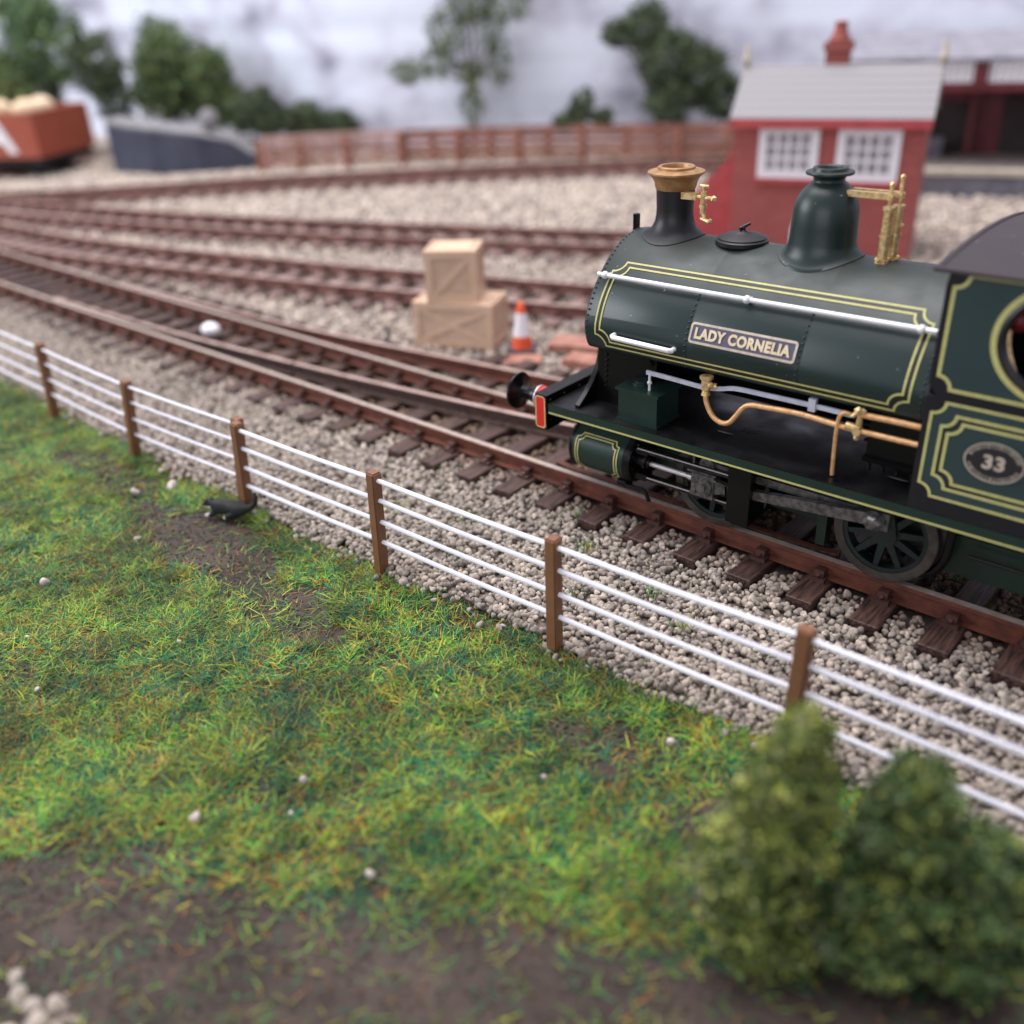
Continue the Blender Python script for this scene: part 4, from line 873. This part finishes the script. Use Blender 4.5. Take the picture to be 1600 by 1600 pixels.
crate('small tan crate standing on top of the larger crate', (-14.25, 4.30, .615), 1.10, .98, 1.08, .58, (1,))
t = thing('traffic_cone', 'orange and white traffic cone beside the stacked crates', 'traffic cone', (-12.6, 4.5, -.36)); c0 = (-12.6, 4.5, -.36)
bm = B(); T = Matrix.Translation(c0) @ Matrix.Rotation(.5, 4, 'Z'); box(bm, -.29, .29, -.29, .29, .0, .10, T=T); obj('base', bm, 'cone_base', t, bevel=.02)
bm = B(); lathe(bm, [(.225, .10), (.185, .36)], c0, seg=28); obj('body', bm, 'cone_or', t, smooth=True, angle=50)
bm = B(); lathe(bm, [(.105, .83), (.07, 1.03), (.045, 1.06), (.01, 1.065)], c0, seg=28); obj('tip', bm, 'cone_or', t, smooth=True, angle=50)
bm = B(); lathe(bm, [(.188, .355), (.107, .835)], c0, seg=28); obj('reflective_band', bm, 'cone_wh', t, smooth=True, angle=50)
for lab_, c, s, r in (('reddish flat plank lying on ballast right of the traffic cone', (-11.55, 5.35, -.30), (1.5, .7, .10), .35), ('rusty plank nearest the locomotive buffer, lying on the ballast', (-10.7, 4.55, -.30), (1.3, .55, .12), .15), ('rusty slab under the front of the traffic cone', (-12.25, 4.0, -.37), (.9, .5, .07), .6)):
    bm = B(); T = Matrix.Translation(c) @ Matrix.Rotation(r, 4, 'Z'); box(bm, -s[0] / 2, s[0] / 2, -s[1] / 2, s[1] / 2, -.06, s[2], T=T); tag(obj('plank', bm, 'plank', bevel=.02), lab_, 'plank', 'rusty planks by the cone')
t = thing('ground_lever', 'small dark point lever standing in the ballast left of the crates', 'lever', (-15.35, 3.15, -.4)); bm = B(); box(bm, -15.5, -15.2, 3.05, 3.25, -.42, -.30); obj('base', bm, 'cone_base', t, bevel=.02); bm = B(); cyl(bm, (-15.35, 3.15, -.32), (-15.3, 3.15, .02), .05, .035, seg=10); obj('handle', bm, 'cone_base', t)
bm = B(); ball(bm, (-19.05, 1.1, -.12), .225, 3, (1.1, .9, .75)); tag(obj('white_stone', bm, 'whiteblob', smooth=True), 'white rounded stone lying between the rails left of the crates', 'stone')

# ================================================================== CAT
def cat():
    P = {'rump': (-11.30, -3.44, -.21), 'mid': (-11.47, -3.54, -.17), 'chest': (-11.66, -3.63, -.18), 'neck': (-11.76, -3.69, -.15), 'head': (-11.86, -3.75, -.16), 'muz': (-11.95, -3.80, -.21),
         't1': (-11.17, -3.36, -.20), 't2': (-11.09, -3.29, -.11), 't3': (-11.08, -3.26, .0), 't4': (-11.12, -3.25, .09),
         'fl': (-11.74, -3.79, -.32), 'fp': (-11.86, -3.86, -.35), 'fr': (-11.68, -3.55, -.32), 'hl': (-11.35, -3.58, -.27), 'hp': (-11.50, -3.72, -.35), 'e1': (-11.83, -3.80, -.045), 'e2': (-11.82, -3.67, -.045)}
    Rr = {'rump': .135, 'mid': .13, 'chest': .115, 'neck': .088, 'head': .098, 'muz': .052, 't1': .055, 't2': .055, 't3': .055, 't4': .035, 'fl': .045, 'fp': .04, 'fr': .045, 'hl': .085, 'hp': .042, 'e1': .022, 'e2': .022}
    E_ = [('rump', 'mid'), ('mid', 'chest'), ('chest', 'neck'), ('neck', 'head'), ('head', 'muz'), ('rump', 't1'), ('t1', 't2'), ('t2', 't3'), ('t3', 't4'), ('chest', 'fl'), ('fl', 'fp'), ('chest', 'fr'), ('rump', 'hl'), ('hl', 'hp'), ('head', 'e1'), ('head', 'e2')]
    o_ = Vector((-11.5, -3.5, -.38)); P = {k: tuple(o_ + (Vector(v) - o_) * .84) for k, v in P.items()}; Rr = {k: v * .84 for k, v in Rr.items()}
    K = list(P); me = bpy.data.meshes.new('cat'); me.from_pydata([P[k] for k in K], [(K.index(a), K.index(b)) for a, b in E_], []); o = bpy.data.objects.new('cat_source', me); COL.objects.link(o)
    o.modifiers.new('s', 'SKIN'); o.modifiers.new('u', 'SUBSURF').levels = 2
    for k, sv in zip(K, me.skin_vertices[0].data): sv.radius = (Rr[k], Rr[k]); sv.use_root = k == 'rump'
    bpy.context.view_layer.update(); m2 = bpy.data.meshes.new_from_object(o.evaluated_get(bpy.context.evaluated_depsgraph_get())); bpy.data.objects.remove(o)
    c = link('cat', m2, ['fur', 'furwhite'], smooth=True)
    for f in m2.polygons:
        p = f.center
        if (p - Vector(P['muz'])).length < .062 or (p - Vector(P['fp'])).length < .05 or (p - Vector(P['hp'])).length < .055 or (p.z < -.20 and p.x < -11.72): f.material_index = 1
    return tag(c, 'black and white cat lying at the foot of the doubled fence post', 'cat')
cat()

# ================================================================== FOLIAGE
def crown(parent, blobs, n, leaf, pal, seed, name='crown', clump=.27, tw=85):
    r = np.random.default_rng(seed); w = np.array([b[1][0] * b[1][1] * b[1][2] if isinstance(b[1], tuple) else b[1] ** 3 for b in blobs]) ** .67; k = r.choice(len(blobs), n, p=w / w.sum())
    C = np.array([b[0] for b in blobs])[k]; Rr = np.array([b[1] if isinstance(b[1], tuple) else (b[1],) * 3 for b in blobs])[k]
    d = r.normal(size=(n, 3)); d /= np.linalg.norm(d, axis=1)[:, None]; rad = r.random(n) ** .38
    # clumps: pull the leaves towards random twig ends so gaps open between them
    nt = max(14, n // tw); td = r.normal(size=(nt, 3)); td /= np.linalg.norm(td, axis=1)[:, None]; tr_ = (.55 + .5 * r.random(nt)); tk = r.integers(0, nt, n)
    base = td[tk] * tr_[tk][:, None]; u = np.where((r.random(n) < .72)[:, None], base + r.normal(0, clump * .45, (n, 3)), d * rad[:, None])
    P = C + u * Rr
    a = r.normal(size=(n, 3)); a /= np.linalg.norm(a, axis=1)[:, None]; b = np.cross(a, r.normal(size=(n, 3))); b /= np.linalg.norm(b, axis=1)[:, None]; s = leaf * r.uniform(.6, 1.4, n)[:, None]
    VV = np.stack([P - a * s, P + b * s * .6, P + a * s, P - b * s * .6], 1); FF = np.arange(n * 4).reshape(n, 4)
    tc = pal[r.integers(0, len(pal), nt)]; c = np.where((r.random(n) < .7)[:, None], tc[tk], pal[r.integers(0, len(pal), n)]) * r.uniform(.7, 1.3, (n, 1))
    return np_mesh(name, VV.reshape(-1, 3), FF, 'leaf', np.repeat(c, 4, 0), parent=parent)
GREEN = np.array([(.16, .21, .085), (.10, .16, .075), (.20, .25, .09), (.07, .11, .055)])
DGREEN = np.array([(.075, .105, .06), (.10, .135, .07), (.055, .08, .048), (.13, .165, .085)])
def tree(label, base, trunk_h, blobs, n, leaf, pal, seed, limbs=True, name='tree', cat_='tree', group=None, tr=.22, k=.92):
    near = lambda p: tuple(CAM_LOC[i] + (p[i] - CAM_LOC[i]) * k for i in range(3))
    base = near(base); base = (base[0], base[1], -.42); blobs = [(near(p), tuple(k * q for q in (rad if isinstance(rad, tuple) else (rad,) * 3))) for p, rad in blobs]; leaf *= k; tr *= k
    t = thing(name, label, cat_, base, group); base = Vector(base); blobs = [(p, tuple(1.22 * q for q in (rad if isinstance(rad, tuple) else (rad,) * 3))) for p, rad in blobs]; n = int(n * 1.5)
    bm = B(); top = Vector(blobs[0][0]); tube(bm, [base - Vector((0, 0, .3)), base.lerp(top, .4) + Vector((.1, 0, 0)), top], [tr, tr * .75, tr * .4], 8)
    if limbs:
        for b in blobs[1:]: tube(bm, [base.lerp(top, .45), (base.lerp(top, .5) + Vector(b[0])) / 2 + Vector((0, 0, .2)), Vector(b[0])], [tr * .5, tr * .35, tr * .18], 6)
    obj('trunk', bm, 'trunk', t, smooth=True); crown(t, blobs, n, leaf, pal, seed)
    return t
def at(p, r, u=0): return (p[0] + rgt.x * r, p[1] + rgt.y * r, p[2] + u)
c = (-53.5, 21.0, 0)                                   # middle of the left group
GL = 'trees at the back left'
tree('tall bluish-green tree at the far left corner', at((-58.6, 17.2, -.4), 0), 3, [(at((-58.5, 17.3, 5.0), 0), (2.0, 2.0, 2.2)), (at((-58.5, 17.3, 3.2), -1.6), (1.7, 1.7, 1.6)), (at((-58.5, 17.3, 6.3), -.6), (1.4, 1.4, 1.3))], 5200, .13, GREEN * np.array([.85, 1., 1.1]), 1, group=GL)
tree('yellow-green bush just behind the red-brown wagon', at((-57.5, 14.6, -.4), 0), 2, [(at((-57.2, 15., 2.4), -.9), (1.3, 1.3, 1.6)), (at((-57.2, 15., 3.4), -1.4), (1.0, 1.0, 1.2))], 2600, .12, GREEN * 1.15, 2, group=GL)
tree('dark green tree behind the right end of the wagon', at((-55.5, 18.8, -.4), 0), 2, [(at((-55.6, 18.7, 3.9), 0), (1.2, 1.2, 1.3)), (at((-55.6, 18.7, 2.3), .4), (.9, .9, 1.2))], 2600, .12, DGREEN, 3, group=GL)
tree('largest rounded green tree, above the dark loading dock', at((-52.9, 21.4, -.4), 0), 3, [(at((-53.1, 21.2, 3.9), .2), (1.55, 1.4, 1.7)), (at((-53.1, 21.2, 2.2), -.6), (1.3, 1.2, 1.3)), (at((-53.1, 21.2, 2.3), 1.0), (1.1, 1.1, 1.3))], 6200, .125, GREEN, 4, group=GL)
tree('smaller green tree at the right of the back left group', at((-50.6, 22.6, -.4), 0), 2, [(at((-50.7, 22.6, 2.9), 0), (1.0, 1.0, 1.25)), (at((-50.7, 22.6, 1.4), .5), (1.2, 1.0, 1.0))], 3200, .12, GREEN * .9, 5, group=GL, k=.90)
tree('low dark hedge-like bush trailing down to the brown fence', at((-48.2, 24.0, -.4), 0), 1, [(at((-48.4, 24., 1.0), -.3), (1.5, 1.2, 1.1)), (at((-47.4, 25., .5), .9), (1.3, 1., .8)), (at((-46.8, 25.6, .2), 1.9), (1.0, 1., .6))], 4200, .12, DGREEN * .9, 6, k=.88, name='bush', cat_='bush', group=GL)
tree('slender open birch-like tree with drooping sparse foliage in the middle', (-39.2, 31.2, -.4), 5, [((-39.6, 32.4, 6.2), (1.1, 1.1, 1.3)), ((-40.7, 31.3, 4.7), (1.0, 1.0, 1.2)), ((-42.0, 29.6, 2.7), (1.0, 1.0, .6)), ((-40.7, 30.6, 3.2), (.8, .8, .8)), ((-38.7, 32.8, 4.8), (.7, .7, 1.3)), ((-38.5, 33.1, 3.0), (.55, .55, 1.2)), ((-39.0, 31.2, 1.0), (.6, .6, 1.0)), ((-37.7, 33.8, 5.9), (.7, .7, .9)), ((-40.2, 31.7, 7.4), (1.3, 1.3, 1.)), ((-39.6, 31.8, 2.6), (.9, .9, .5))], 3000, .115, GREEN * .9, 7, tr=.13, k=.82)
tree('broad dark green tree left of the red brick hut', (-30.6, 37.6, -.4), 3, [((-32.8, 38.9, 4.2), (1.15, 1.15, 1.2)), ((-31.2, 38.8, 2.6), (1.4, 1.4, 1.4)), ((-29.8, 40.0, 1.9), (1.3, 1.3, 1.3)), ((-28.9, 40.6, .7), (1.1, 1.1, 1.0)), ((-34.2, 38.0, 4.0), (.7, .7, .6)), ((-30.6, 38.2, .6), (1.2, 1.2, .9))], 8200, .12, DGREEN, 8, k=.79)
tree('small green bush standing by itself in front of the backdrop', (-34.4, 35.2, -.4), .5, [((-34.4, 35.2, .55), (.6, .6, .75)), ((-35.1, 34.6, -.1), (.6, .6, .4)), ((-33.6, 36, -.1), (.6, .6, .4))], 1500, .11, DGREEN * 1.1, 9, limbs=False, k=.80, name='bush', cat_='bush')
# foreground bushes of clump foliage
FG = np.array([(.26, .30, .065), (.42, .45, .10), (.15, .21, .06), (.04, .07, .024), (.30, .31, .15), (.10, .15, .045)])
FG2 = np.array([(.09, .155, .055), (.14, .21, .07), (.035, .062, .027), (.26, .30, .075), (.12, .155, .08)])
def fbush(label, base, blobs, n, pal, seed):
    t = thing('bush', label, 'bush', base, 'foreground bushes'); blobs = [(p, tuple(.88 * q for q in rad)) for p, rad in blobs]; n = int(n * 2.0); bm = B(); b = Vector(base); top = Vector(blobs[-1][0])
    tube(bm, [b - Vector((0, 0, .1)), b.lerp(top, .5), top], [.08, .06, .02], 8); obj('stem', bm, 'trunk', t); crown(t, blobs, n, .025, pal, seed, clump=.20, tw=300)
fbush('olive-green pointed bush in front of the rightmost fence post', (-1.95, -5.15, -.44), [((-1.95, -5.15, .0), (.55, .50, .45)), ((-2.05, -5.2, .5), (.55, .48, .42)), ((-1.92, -5.12, 1.0), (.48, .44, .42)), ((-1.88, -5.08, 1.42), (.38, .36, .36)), ((-1.85, -5.05, 1.78), (.25, .25, .27))], 15000, FG, 21)
fbush('dark green bushy shrub in the near right corner', (-1.1, -4.75, -.44), [((-1.25, -4.75, .0), (.55, .5, .45)), ((-1.2, -4.7, .5), (.5, .48, .42)), ((-1.18, -4.62, 1.0), (.42, .40, .40)), ((-1.14, -4.57, 1.34), (.32, .31, .30))], 13000, FG2, 22)
fbush('mid-green shrub running off the right edge of the picture', (-.72, -4.45, -.44), [((-.72, -4.45, .0), (.5, .45, .45)), ((-.68, -4.42, .45), (.42, .4, .42)), ((-.72, -4.38, .85), (.30, .30, .32))], 11000, FG2 * 1.15, 23)

# ================================================================== WAGON, DOCK
W0 = Vector((-46.7, 10.3, 0)); wd = Vector((-.495, .869, 0)); wn = Vector((-.869, -.495, 0))
T = Matrix(((wn.x, wd.x, 0, W0.x), (wn.y, wd.y, 0, W0.y), (0, 0, 1, 0), (0, 0, 0, 1)))
t = thing('goods_wagon', 'red-brown open goods wagon with white lettering and cream load', 'wagon', (-49.5, 10.5, -.3))
bm = B(); box(bm, 0, 6.2, 0, 4.4, .55, .7, T=T)
for a in ((0, .14, 0, 4.4), (6.06, 6.2, 0, 4.4), (.14, 6.06, 0, .14), (.14, 6.06, 4.26, 4.4)): box(bm, *a, .7, 2.5, T=T)
obj('body', bm, 'wagon', t, bevel=.03)
bm = B(); box(bm, .1, 6.1, .3, 4.1, .2, .548, T=T)
for u in (1.2, 5.0):
    for v in (1.2, 3.0): cyl(bm, T @ Vector((u, v - .07, .22)), T @ Vector((u, v + .07, .22)), .6, seg=24)
obj('underframe', bm, 'wagonblack', t)
me = text_mesh('A', 2.5, .09)
for v in me.vertices: v.co = T @ Vector((2.05 - v.co.x, -.02, 1.5 + v.co.y * .85))
link('lettering', me, 'hutwhite', t)
for i, (u, v) in enumerate(((1.0, 1.2), (2.6, 1.4), (1.2, 2.6), (3.8, 1.8))):
    bm = B(); ball(bm, T @ Vector((u, v, 2.5)), .62, 3, (1, 1, .8))
    box(bm, u - .3, u + .3, v - .3, v + .3, .72, 2.3, T=T)
    tag(obj('sack', bm, 'sack', smooth=True, angle=50), 'rounded cream sack standing in the red-brown wagon', 'sack', 'sacks in the wagon')
Q = [(-46.2, 12.3), (-45.4, 12.5), (-43.7, 12.95), (-42.0, 14.3), (-41.2, 15.6), (-40.7, 16.4)]; hz = [1.95, 1.9, 1.75, 1.45, 1.05, .35]
t = thing('loading_dock', 'dark blue-grey walled loading ramp right of the wagon, sloping down', 'loading ramp', (-43, 14, -.4))
bm = B(); nrm = Vector((-.77, .63, 0)); rr = []
for (x, y), h in zip(Q, hz): p = Vector((x + 1.1, y + .6, 0)); rr.append([p + Vector((0, 0, -.42)), p + Vector((0, 0, h - .22)), p + nrm * 3.2 + Vector((0, 0, h - .22)), p + nrm * 3.2 + Vector((0, 0, -.42))])
rings(bm, rr); obj('wall', bm, 'dock', t)
bm = B(); rr = []
for (x, y), h in zip(Q, hz): p = Vector((x + 1.08, y + .58, 0)); rr.append([p + Vector((0, 0, h - .218)), p + Vector((0, 0, h - .10)), p + nrm * 3.2 + Vector((0, 0, h - .10)), p + nrm * 3.2 + Vector((0, 0, h - .218))])
rings(bm, rr); obj('deck', bm, 'docktop', t)
bm = B(); ball(bm, (-41.6, 16.2, 1.75), .45, 3, (1, 1, 1.1)); tag(obj('pale_boulder', bm, 'docktop', smooth=True), 'pale grey boulder on the end of the dark loading ramp', 'boulder')
# green bank between dock and fence
bm = B(); ball(bm, (-41.6, 18.2, -.5), 1.5, 4, (1.2, 1.2, .6)); ball(bm, (-44.0, 18.2, -.5), 2.2, 4, (1.2, 1.2, .5)); tag(obj('grass_bank', bm, mat('bank_green', (.045, .05, .02), (.10, .085, .04), .95, scale=1.2, bump=.6), smooth=True), kind='structure')

# ================================================================== BACK FENCE
fp = spline([(-39.0, 17.3), (-37.0, 19.2), (-34.2, 21.5), (-30.8, 23.7), (-27.2, 25.8), (-21.3, 28.4), (-15, 30.2)], 3)
def back_fence(label, pts, m, zr, gap, name='plank_fence'):
    x0, y0 = float(pts[0][0]), float(pts[0][1]); t = thing(name, label, 'fence', (x0, y0, -.42), 'brown timber fences at the back'); proto = None
    for p in pts:
        if proto is None: bm = B(); box(bm, -.12, .12, -.12, .12, 0, 1.42); o = proto = local('post', bm, m, t, bevel=.02)
        else: o = proto.copy(); COL.objects.link(o); o.parent = t
        o.location = (float(p[0]) - x0, float(p[1]) - y0, 0)
    for z in zr:
        bm = B(); rr = []
        for p in pts: rr.append([Vector((p[0], p[1] - .02, z)), Vector((p[0], p[1] - .1, z)), Vector((p[0], p[1] - .1, z + gap)), Vector((p[0], p[1] - .02, z + gap))])
        rings(bm, rr); obj('rail', bm, m, t)
back_fence('brown plank fence behind the farthest track, left part with faded panels', [p for p in fp[:7]], 'fencepink', (-.24, .12, .48, .78), .25)
back_fence('dark brown plank fence in front of the broad dark tree', [p for p in fp[6:]], 'fencewood', (-.24, .12, .48, .78), .25)
fq = [(x + .6, y - .8) for x, y in fp]
back_fence('low reddish rail fence between the farthest track and the plank fence', fq[::2], 'fencewood', (-.1, .35), .16, 'rail_fence')

# ================================================================== BRICK HUT
H0 = Vector((-8.72, 15.62, 0)); hu = Vector((-.957, -.290, 0)); hn = Vector((-.290, .957, 0))
TH = Matrix(((hu.x, hn.x, 0, H0.x), (hu.y, hn.y, 0, H0.y), (0, 0, 1, 0), (0, 0, 0, 1)))
def hutlocal(name, bm, m, parent, **k):
    return local(name, bm, m, parent, **k)
hut = bpy.data.objects.new('brick_hut', None); COL.objects.link(hut); hut.matrix_world = TH @ Matrix.Translation((0, 0, -.4)); tag(hut, 'red brick hut with grey slatted roof and two white-framed windows', 'hut')
HW, HD, HE, HR = 4.75, 2.5, 3.46, 4.58     # width, depth, eaves, ridge (above its base)
WIN = [(.62, 2.02, 2.06, 3.24), (2.62, 4.02, 2.10, 3.28)]
bm = B()
def wall_front():
    us = sorted({0, HW} | {a for w in WIN for a in (w[0], w[1])}); 
    # piers and strips around the two openings
    box(bm, 0, WIN[0][0], 0, .2, 0, HE); box(bm, WIN[0][1], WIN[1][0], 0, .2, 0, HE); box(bm, WIN[1][1], HW, 0, .2, 0, HE)
    for w in WIN: box(bm, w[0], w[1], 0, .2, 0, w[2]); box(bm, w[0], w[1], 0, .2, w[3], HE)
wall_front(); box(bm, 0, .2, .2, HD, 0, HE); box(bm, HW - .2, HW, .2, HD, 0, HE); box(bm, .2, HW - .2, HD - .2, HD, 0, HE)
for u in (0, HW - .2): prism(bm, [(0.0, HE), (HD, HE), (HD / 2, HR - .1)], lambda a, b, d, u=u: (u + d, a, b), 0, .2)
hutlocal('wall', bm, 'brick', hut)
for w in WIN:
    bm = B(); f = .13
    box(bm, w[0] - .07, w[0] + f, -.04, .06, w[2] - .07, w[3] + .07); box(bm, w[1] - f, w[1] + .07, -.04, .06, w[2] - .07, w[3] + .07); box(bm, w[0] + f, w[1] - f, -.04, .06, w[2] - .07, w[2] + f); box(bm, w[0] + f, w[1] - f, -.04, .06, w[3] - f, w[3] + .07)
    ww = w[1] - w[0] - 2 * f; hh = w[3] - w[2] - 2 * f
    for k in (1, 2, 3): u = w[0] + f + ww * k / 4; box(bm, u - .035, u + .035, -.01, .05, w[2] + f, w[3] - f)
    for k in (1, 2): z = w[2] + f + hh * k / 3; box(bm, w[0] + f, w[1] - f, -.012, .048, z - .03, z + .03)
    fr_ = hutlocal('window', bm, 'hutwhite', hut); bm = B(); box(bm, w[0] + f, w[1] - f, .08, .10, w[2] + f, w[3] - f); hutlocal('pane', bm, 'pane', fr_)
    bm = B(); box(bm, w[0] - .12, w[1] + .12, -.12, .0, w[2] - .19, w[2] - .075); hutlocal('sill', bm, 'redtrim', fr_)
bm = B(); ov_ = .12
for s in (0, 1):
    ya, yb = (-.22, HD / 2) if s == 0 else (HD + .22, HD / 2); za = HE - .02
    P = [(ya, za), (yb, HR), (yb, HR + .10), (ya, za + .10)]
    prism(bm, P, lambda a, b, d: (d, a, b), -ov_, HW + ov_)
hutlocal('roof', bm, 'slate', hut)
bm = B(); box(bm, -ov_, HW + ov_, -.26, -.215, HE - .16, HE + .06); box(bm, -ov_, HW + ov_, -.2, 0, HE - .10, HE - .03); hutlocal('fascia', bm, 'redtrim', hut)
bm = B(); box(bm, 2.22, 2.80, 1.3, 1.85, HR - .5, HR + .62); box(bm, 2.16, 2.86, 1.24, 1.91, HR + .42, HR + .62); ch_ = hutlocal('chimney', bm, 'chimbrick', hut); bm = B(); lathe(bm, [(.26, 0), (.28, .05), (.18, .22), (.15, .42), (.18, .46), (.12, .48)], (2.51, 1.57, HR + .62), seg=16); hutlocal('chimney_pot', bm, 'chimbrick', ch_, smooth=True)
for u in (-.08, HW + .08):
    bm = B(); lathe(bm, [(.08, 0), (.08, .2), (.12, .26), (.08, .32), (.05, .58), (.01, .66)], (u, HD / 2, HR), seg=12); hutlocal('finial', bm, 'cream2', hut, smooth=True)
bm = B()
for k in range(6): box(bm, HW + .02, HW + .9, .3 + k * .0, 1.4, 0, .1) if k == 0 else box(bm, HW + .02, HW + 1.7 - k * .27, .4, 1.3, k * .3 - .2, k * .3 + .1)
box(bm, HW + .05, HW + .17, .3, .38, 0, 2.6); prism(bm, [(HW + .05, .0), (HW + .05, 2.6), (HW + 1.8, .8), (HW + 1.8, .0)], lambda u, v, d: (u, d, v), .26, .36); box(bm, HW + 1.68, HW + 1.8, .3, .38, 0, .8)
hutlocal('stair', bm, 'redtrim', hut)
bm = B(); lathe(bm, [(.16, 0), (.2, .3), (.2, .8), (.13, .95), (.13, 1.05), (.02, 1.06)], (-11.35, 14.6, -.4), seg=20); tag(obj('milk_churn', bm, 'hutwhite', smooth=True), 'white rounded churn standing against the front of the brick hut', 'churn')

# ================================================================== STATION
S0 = Vector((-13.6, 23.55, 0)); su_ = Vector((.95, .312, 0)); sn = Vector((-.312, .95, 0))
TS = Matrix(((su_.x, sn.x, 0, S0.x), (su_.y, sn.y, 0, S0.y), (0, 0, 1, 0), (0, 0, 0, 1)))
pf = thing('station_platform', 'grey-walled station platform with a cream edge, behind the brick hut', 'platform', (-11, 25, -.4))
bm = B(); box(bm, -3, 16, 0, 8, -.42, .30, T=TS); obj('wall', bm, 'greyface', pf); bm = B(); box(bm, -3, 16, -.06, .35, .30, .46, T=TS); obj('edge_stone', bm, 'cream2', pf); bm = B(); box(bm, -3, 16, .352, 8, .30, .45, T=TS); obj('surface', bm, 'platform', pf)
st = thing('station_building', 'maroon station building with dark openings and pale valanced canopy', 'station building', (-10, 28, .45))
bm = B(); box(bm, .2, 16, 3.6, 7, .46, 3.2, T=TS); obj('wall', bm, 'maroon', st)
bm = B(); box(bm, 1.6, 3.6, 3.5, 3.598, .5, 2.2, T=TS); box(bm, 4.4, 6.4, 3.5, 3.598, .5, 2.4, T=TS); obj('doorway', bm, 'dark', st)
bm = B(); box(bm, -.4, 16, .9, 1.05, 2.78, 3.04, T=TS); obj('fascia', bm, 'maroon', st)
bm = B(); k = 0; u = -.4
while u < 15.8: box(bm, u, u + .20, .92, 1.02, 3.042, 3.62 + (.05 if k % 2 else 0), T=TS); u += .23; k += 1
obj('valance', bm, 'hutwhite', st)
bm = B(); prism(bm, [(.7, 3.68), (.7, 3.80), (4.2, 4.45), (7.2, 3.80), (7.2, 3.68)], lambda a, b, d: TS @ Vector((d, a, b)), -.7, 16); obj('canopy_roof', bm, 'canopy', st)
for u in (1.25, 3.4, 5.8, 8.4):
    bm = B(); box(bm, u - .10, u + .10, 3.2, 3.4, .46, 2.779, T=TS); box(bm, u - .10, u + .10, 1.06, 3.4, 2.78, 2.9, T=TS); box(bm, u - .22, u + .22, .84, 0.899, 3.0, 3.7, T=TS); obj('column', bm, 'maroon', st)
bm = B(); box(bm, .6, 2.6, 2.4, 3.0, .46, .62, T=TS); box(bm, .6, 2.6, 2.9, 3.0, .62, 1.1, T=TS); tag(obj('platform_bench', bm, 'greyface'), 'grey bench on the station platform under the canopy', 'bench')

# ================================================================== LIGHT
w = bpy.data.worlds.new('World'); SC.world = w; w.use_nodes = True; bg = w.node_tree.nodes['Background']; bg.inputs[0].default_value = (.82, .82, .93, 1); bg.inputs[1].default_value = .56
def area(name, loc, target, sx, sy, power, col=(1, 1, 1)):
    l = bpy.data.lights.new(name, 'AREA'); l.shape = 'RECTANGLE'; l.size = sx; l.size_y = sy; l.energy = power; l.color = col
    o = bpy.data.objects.new(name, l); COL.objects.link(o); o.location = loc; o.rotation_euler = (Vector(target) - Vector(loc)).to_track_quat('-Z', 'Y').to_euler(); return o
area('hall_light', (-38, 8, 88), (-36, 20, 0), 90, 70, 138000, (1, .97, .98))
area('low_side_light', (-66, -34, 24), (-16, 0, 1), 40, 28, 24000, (.92, .95, 1))  # window light from the left
area('low_side_light', (14, -70, 16), (-4, 0, 1), 55, 24, 10500, (.93, .95, 1))  # added low front fill that gives the tank side its sheen
SC.view_settings.view_transform = 'Standard'; SC.view_settings.look = 'None'; SC.view_settings.gamma = 1; SC.view_settings.use_curve_mapping = False; SC.view_settings.exposure = .15
SC.cycles.use_denoising = True
SC.cycles.max_bounces = 6; SC.cycles.diffuse_bounces = 3
